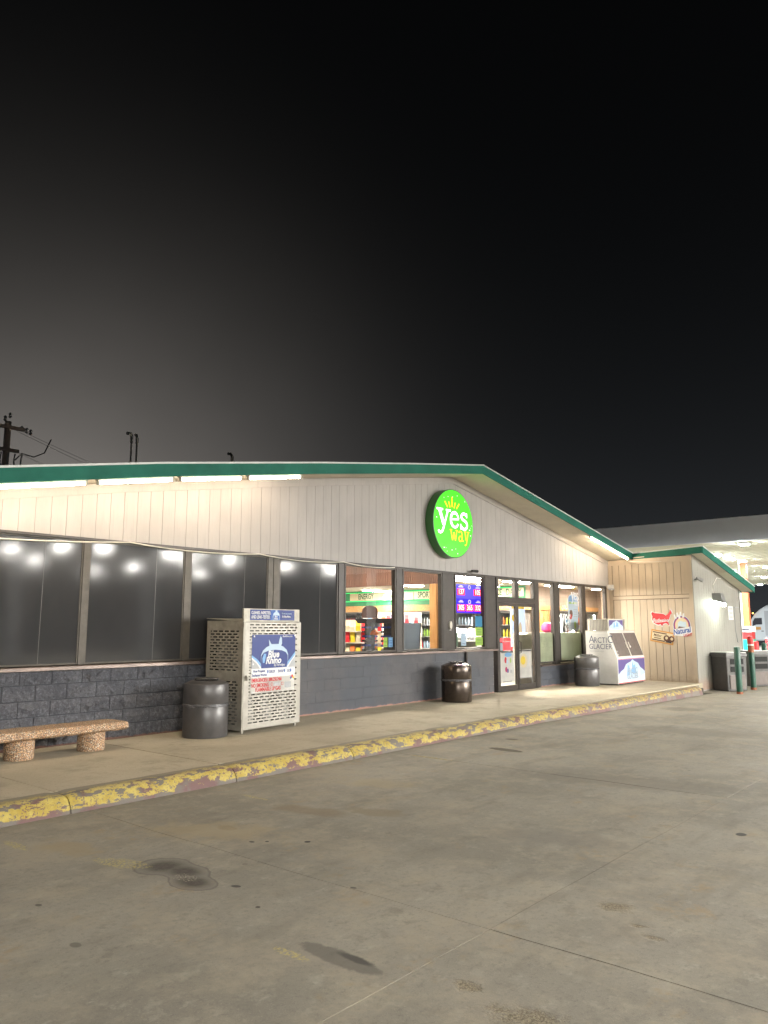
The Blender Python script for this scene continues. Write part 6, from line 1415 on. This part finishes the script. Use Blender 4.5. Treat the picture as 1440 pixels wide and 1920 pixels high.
    for (x, y, l) in spots:
        lab = 'square canopy lamp across the lot, '+l
        if root is None:
            root = thing('canopy_lamp', lab, 'canopy light', (x, y, 5.06), 0, 'lamps across the lot')
            mb = MB(); mb.box(-0.25, -0.25, -0.05, 0.25, 0.25, -0.001); mb.build('housing', 'white', root, world=False)
            mb = MB(); mb.box(-0.2, -0.2, -0.075, 0.2, 0.2, -0.052); mb.build('lens', 'far', root, world=False)
        else: copy_thing(root, (x, y, 5.06), 0, lab)
canopies()

def pump_and_truck():
    t = thing('fuel_pump', 'fuel pump with a white top sign, red band and teal lower panel', 'fuel pump', (44.1, 11.85, ZR))
    mb = MB(); mb.box(43.9, 11.60, -0.1, 44.4, 12.15, 0.28); mb.build('base', 'steelgrey', t)
    mb = MB(); mb.box(43.8, 11.55, 0.281, 44.5, 12.13, 0.95); mb.build('lower_panel', 'teal', t)
    mb = MB(); mb.box(43.8, 11.57, 0.951, 44.5, 12.13, 1.32); mb.build('display', 'bol_r', t)
    mb = MB(); mb.box(43.75, 11.53, 1.321, 44.55, 12.18, 1.62); mb.build('top_sign', 'white', t)
    mb = MB(); mb.box(43.74, 11.65, 1.42, 43.749, 12.05, 1.52); mb.build('print', 'ink', t)
    # truck cab: side seen square on, nose to the left (+y)
    t = thing('semi_truck', 'white long nosed semi truck cab parked beyond the canopy', 'truck', (76, 17, ZR))
    prof = [(20.1, 0.35), (20.25, 0.7), (20.2, 1.3), (20.0, 1.9), (19.75, 2.3), (19.45, 2.75), (19.0, 3.15), (18.4, 3.5), (17.6, 3.75), (16.4, 3.85), (15.8, 3.8), (15.8, 0.35)]
    mb = MB(); mb.prism(prof, lambda u, v: (75.0, u, v), lambda u, v: (77.4, u, v)); mb.build('cab', 'truck', t, bevel=0.12)
    mb = MB(); mb.prism([(19.66, 1.66), (19.62, 2.05), (19.45, 2.36), (18.85, 2.38), (18.85, 1.80), (19.35, 1.78)], lambda u, v: (74.97, u, v), lambda u, v: (74.995, u, v)); mb.build('door_window', 'ink', t)
    mb = MB(); mb.box(74.97, 18.98, 1.33, 74.995, 19.45, 1.58); mb.build('door_sign', 'gold', t)
    mb = MB(); mb.box(74.96, 15.9, 0.8, 74.99, 18.62, 3.0); mb.build('sleeper_panel', 'grey', t)
    mb = MB(); mb.lathe([(0.05, 0), (0.05, 0.1)], 8, (74.9, 19.55, 2.75)); mb.build('marker_light', 'amber', t)
    mb = MB(); mb.box(74.94, 18.75, 1.18, 74.99, 18.95, 1.24); mb.build('door_handle', 'ink', t)
    for y in (19.3, 14.6, 13.2):
        mb = MB(); vs_ = [(75.1 if s_ else 75.6, y+0.52*math.cos(R(a)), 0.42+0.52*math.sin(R(a))) for s_ in (1, 0) for a in range(0, 360, 20)]
        n = 18; mb.add(vs_, [tuple(range(n)), tuple(reversed(range(n, 2*n)))]+[(i, i+n, (i+1) % n+n, (i+1) % n) for i in range(n)]); mb.build('wheel', 'black', t)
    mb = MB(); mb.box(75.0, 4.0, 1.1, 77.5, 15.6, 3.9); mb.box(75.3, 4.0, 0.5, 77.2, 15.79, 1.09); mb.build('trailer', 'truck', t)
    # low kerb strips and island under the canopy
    for (x, y, l) in ((38.5, 10.0, 'pale raised concrete pump island in front of the fuel pump'), (52.0, 12.5, 'pale raised concrete island beyond the fuel pump')):
        mb = MB(); mb.box(x, y-4.5, -0.1, x+1.2, y+1.2, 0.05); tag(mb.build('pump_island', 'offwhite', None, bevel=0.02), l, 'island')
pump_and_truck()

# ================================================================== BEYOND THE ROOF
def beyond():
    # vent pipes rising behind the ridge
    for i, (x, y) in enumerate(((12.18, 20.0), (12.36, 20.0))):
        t = thing('vent_pipe', ['left one of the two thin vent pipes with bent caps above the roof', 'right one of the two thin vent pipes with bent caps above the roof'][i], 'vent pipe', (x, y, 4.7), 0, 'vent pipes above the roof')
        mb = MB(); mb.tube([(x, y, 4.6), (x, y, 6.98)], 0.028, 8); mb.build('pipe', 'white', t, smooth=True)
        mb = MB(); mb.tube([(x, y, 6.98), (x, y, 7.18), (x-0.05, y, 7.25), (x-0.16+0.10*i, y, 7.24)], [0.045, 0.045, 0.05, 0.05], 8); mb.build('cap', 'white', t, smooth=True)
    t = thing('roof_vent', 'small bent roof vent peeking over the ridge left of the sign', 'roof vent', (11.15, 14.0, 4.6))
    mb = MB(); mb.tube([(11.15, 14.0, 4.5), (11.15, 14.0, 5.52), (11.10, 14.0, 5.58), (11.03, 14.0, 5.57)], 0.035, 8); mb.build('pipe', 'galv', t, smooth=True)
    # utility pole with cross arms, insulators and transformer drops
    t = thing('utility_pole', 'faint wooden utility pole with insulators beyond the roof at far left', 'utility pole', (10.74, 25.0, -0.1))
    mb = MB(); mb.tube([(10.74, 25, -0.3), (10.74, 25, 8.2)], [0.13, 0.10], 10); mb.build('pole', 'polew', t, smooth=True)
    for (z, l) in ((7.95, 0.42), (7.2, 0.3)):
        mb = MB(); mb.box(10.74-l, 24.86, z, 10.74+l*1.2, 24.98, z+0.10); mb.build('cross_arm', 'polew', t)
    for i, (dx, z) in enumerate(((-0.1, 8.32), (0.05, 8.45), (0.45, 8.08), (0.62, 8.05), (0.75, 8.02), (-0.4, 7.75), (-0.5, 7.4))):
        mb = MB(); mb.lathe([(0.03, -0.12), (0.06, -0.08), (0.03, -0.03), (0.06, 0.01), (0.02, 0.06)], 8, (10.74+dx, 25, z)); mb.build('insulator', 'grey', t, smooth=True)
    for i in range(4):
        x = 10.55+i*0.22; mb = MB(); mb.tube([(x, 24.9, 7.15), (x-0.03, 24.9, 6.9), (x+0.03, 24.9, 6.55)], 0.025, 6); mb.build('cable_drop', 'grey', t)
    mb = MB(); mb.tube([(11.0, 24.9, 6.95), (11.2, 24.9, 7.2), (11.6, 24.9, 7.15), (11.95, 24.9, 7.35), (12.15, 24.9, 7.85)], 0.022, 6); mb.build('jumper_cable', 'grey', t, smooth=True)
    for i, (z0, x1, z1) in enumerate(((8.05, 26, 5.2), (7.98, 26, 4.8), (7.3, 24, 4.6))):
        pts = [(10.9+(x1-10.9)*k/12, 25+1.0*k/12, z0+(z1-z0)*k/12-0.25*4*(k/12)*(1-k/12)) for k in range(13)]
        mb = MB(); mb.tube(pts, 0.006, 5); tag(mb.build('power_line', 'grey'), ['upper thin power line running right from the pole', 'middle thin power line running right from the pole', 'lowest thin power line running right from the pole'][i], 'power line', 'power lines behind the roof')
beyond()
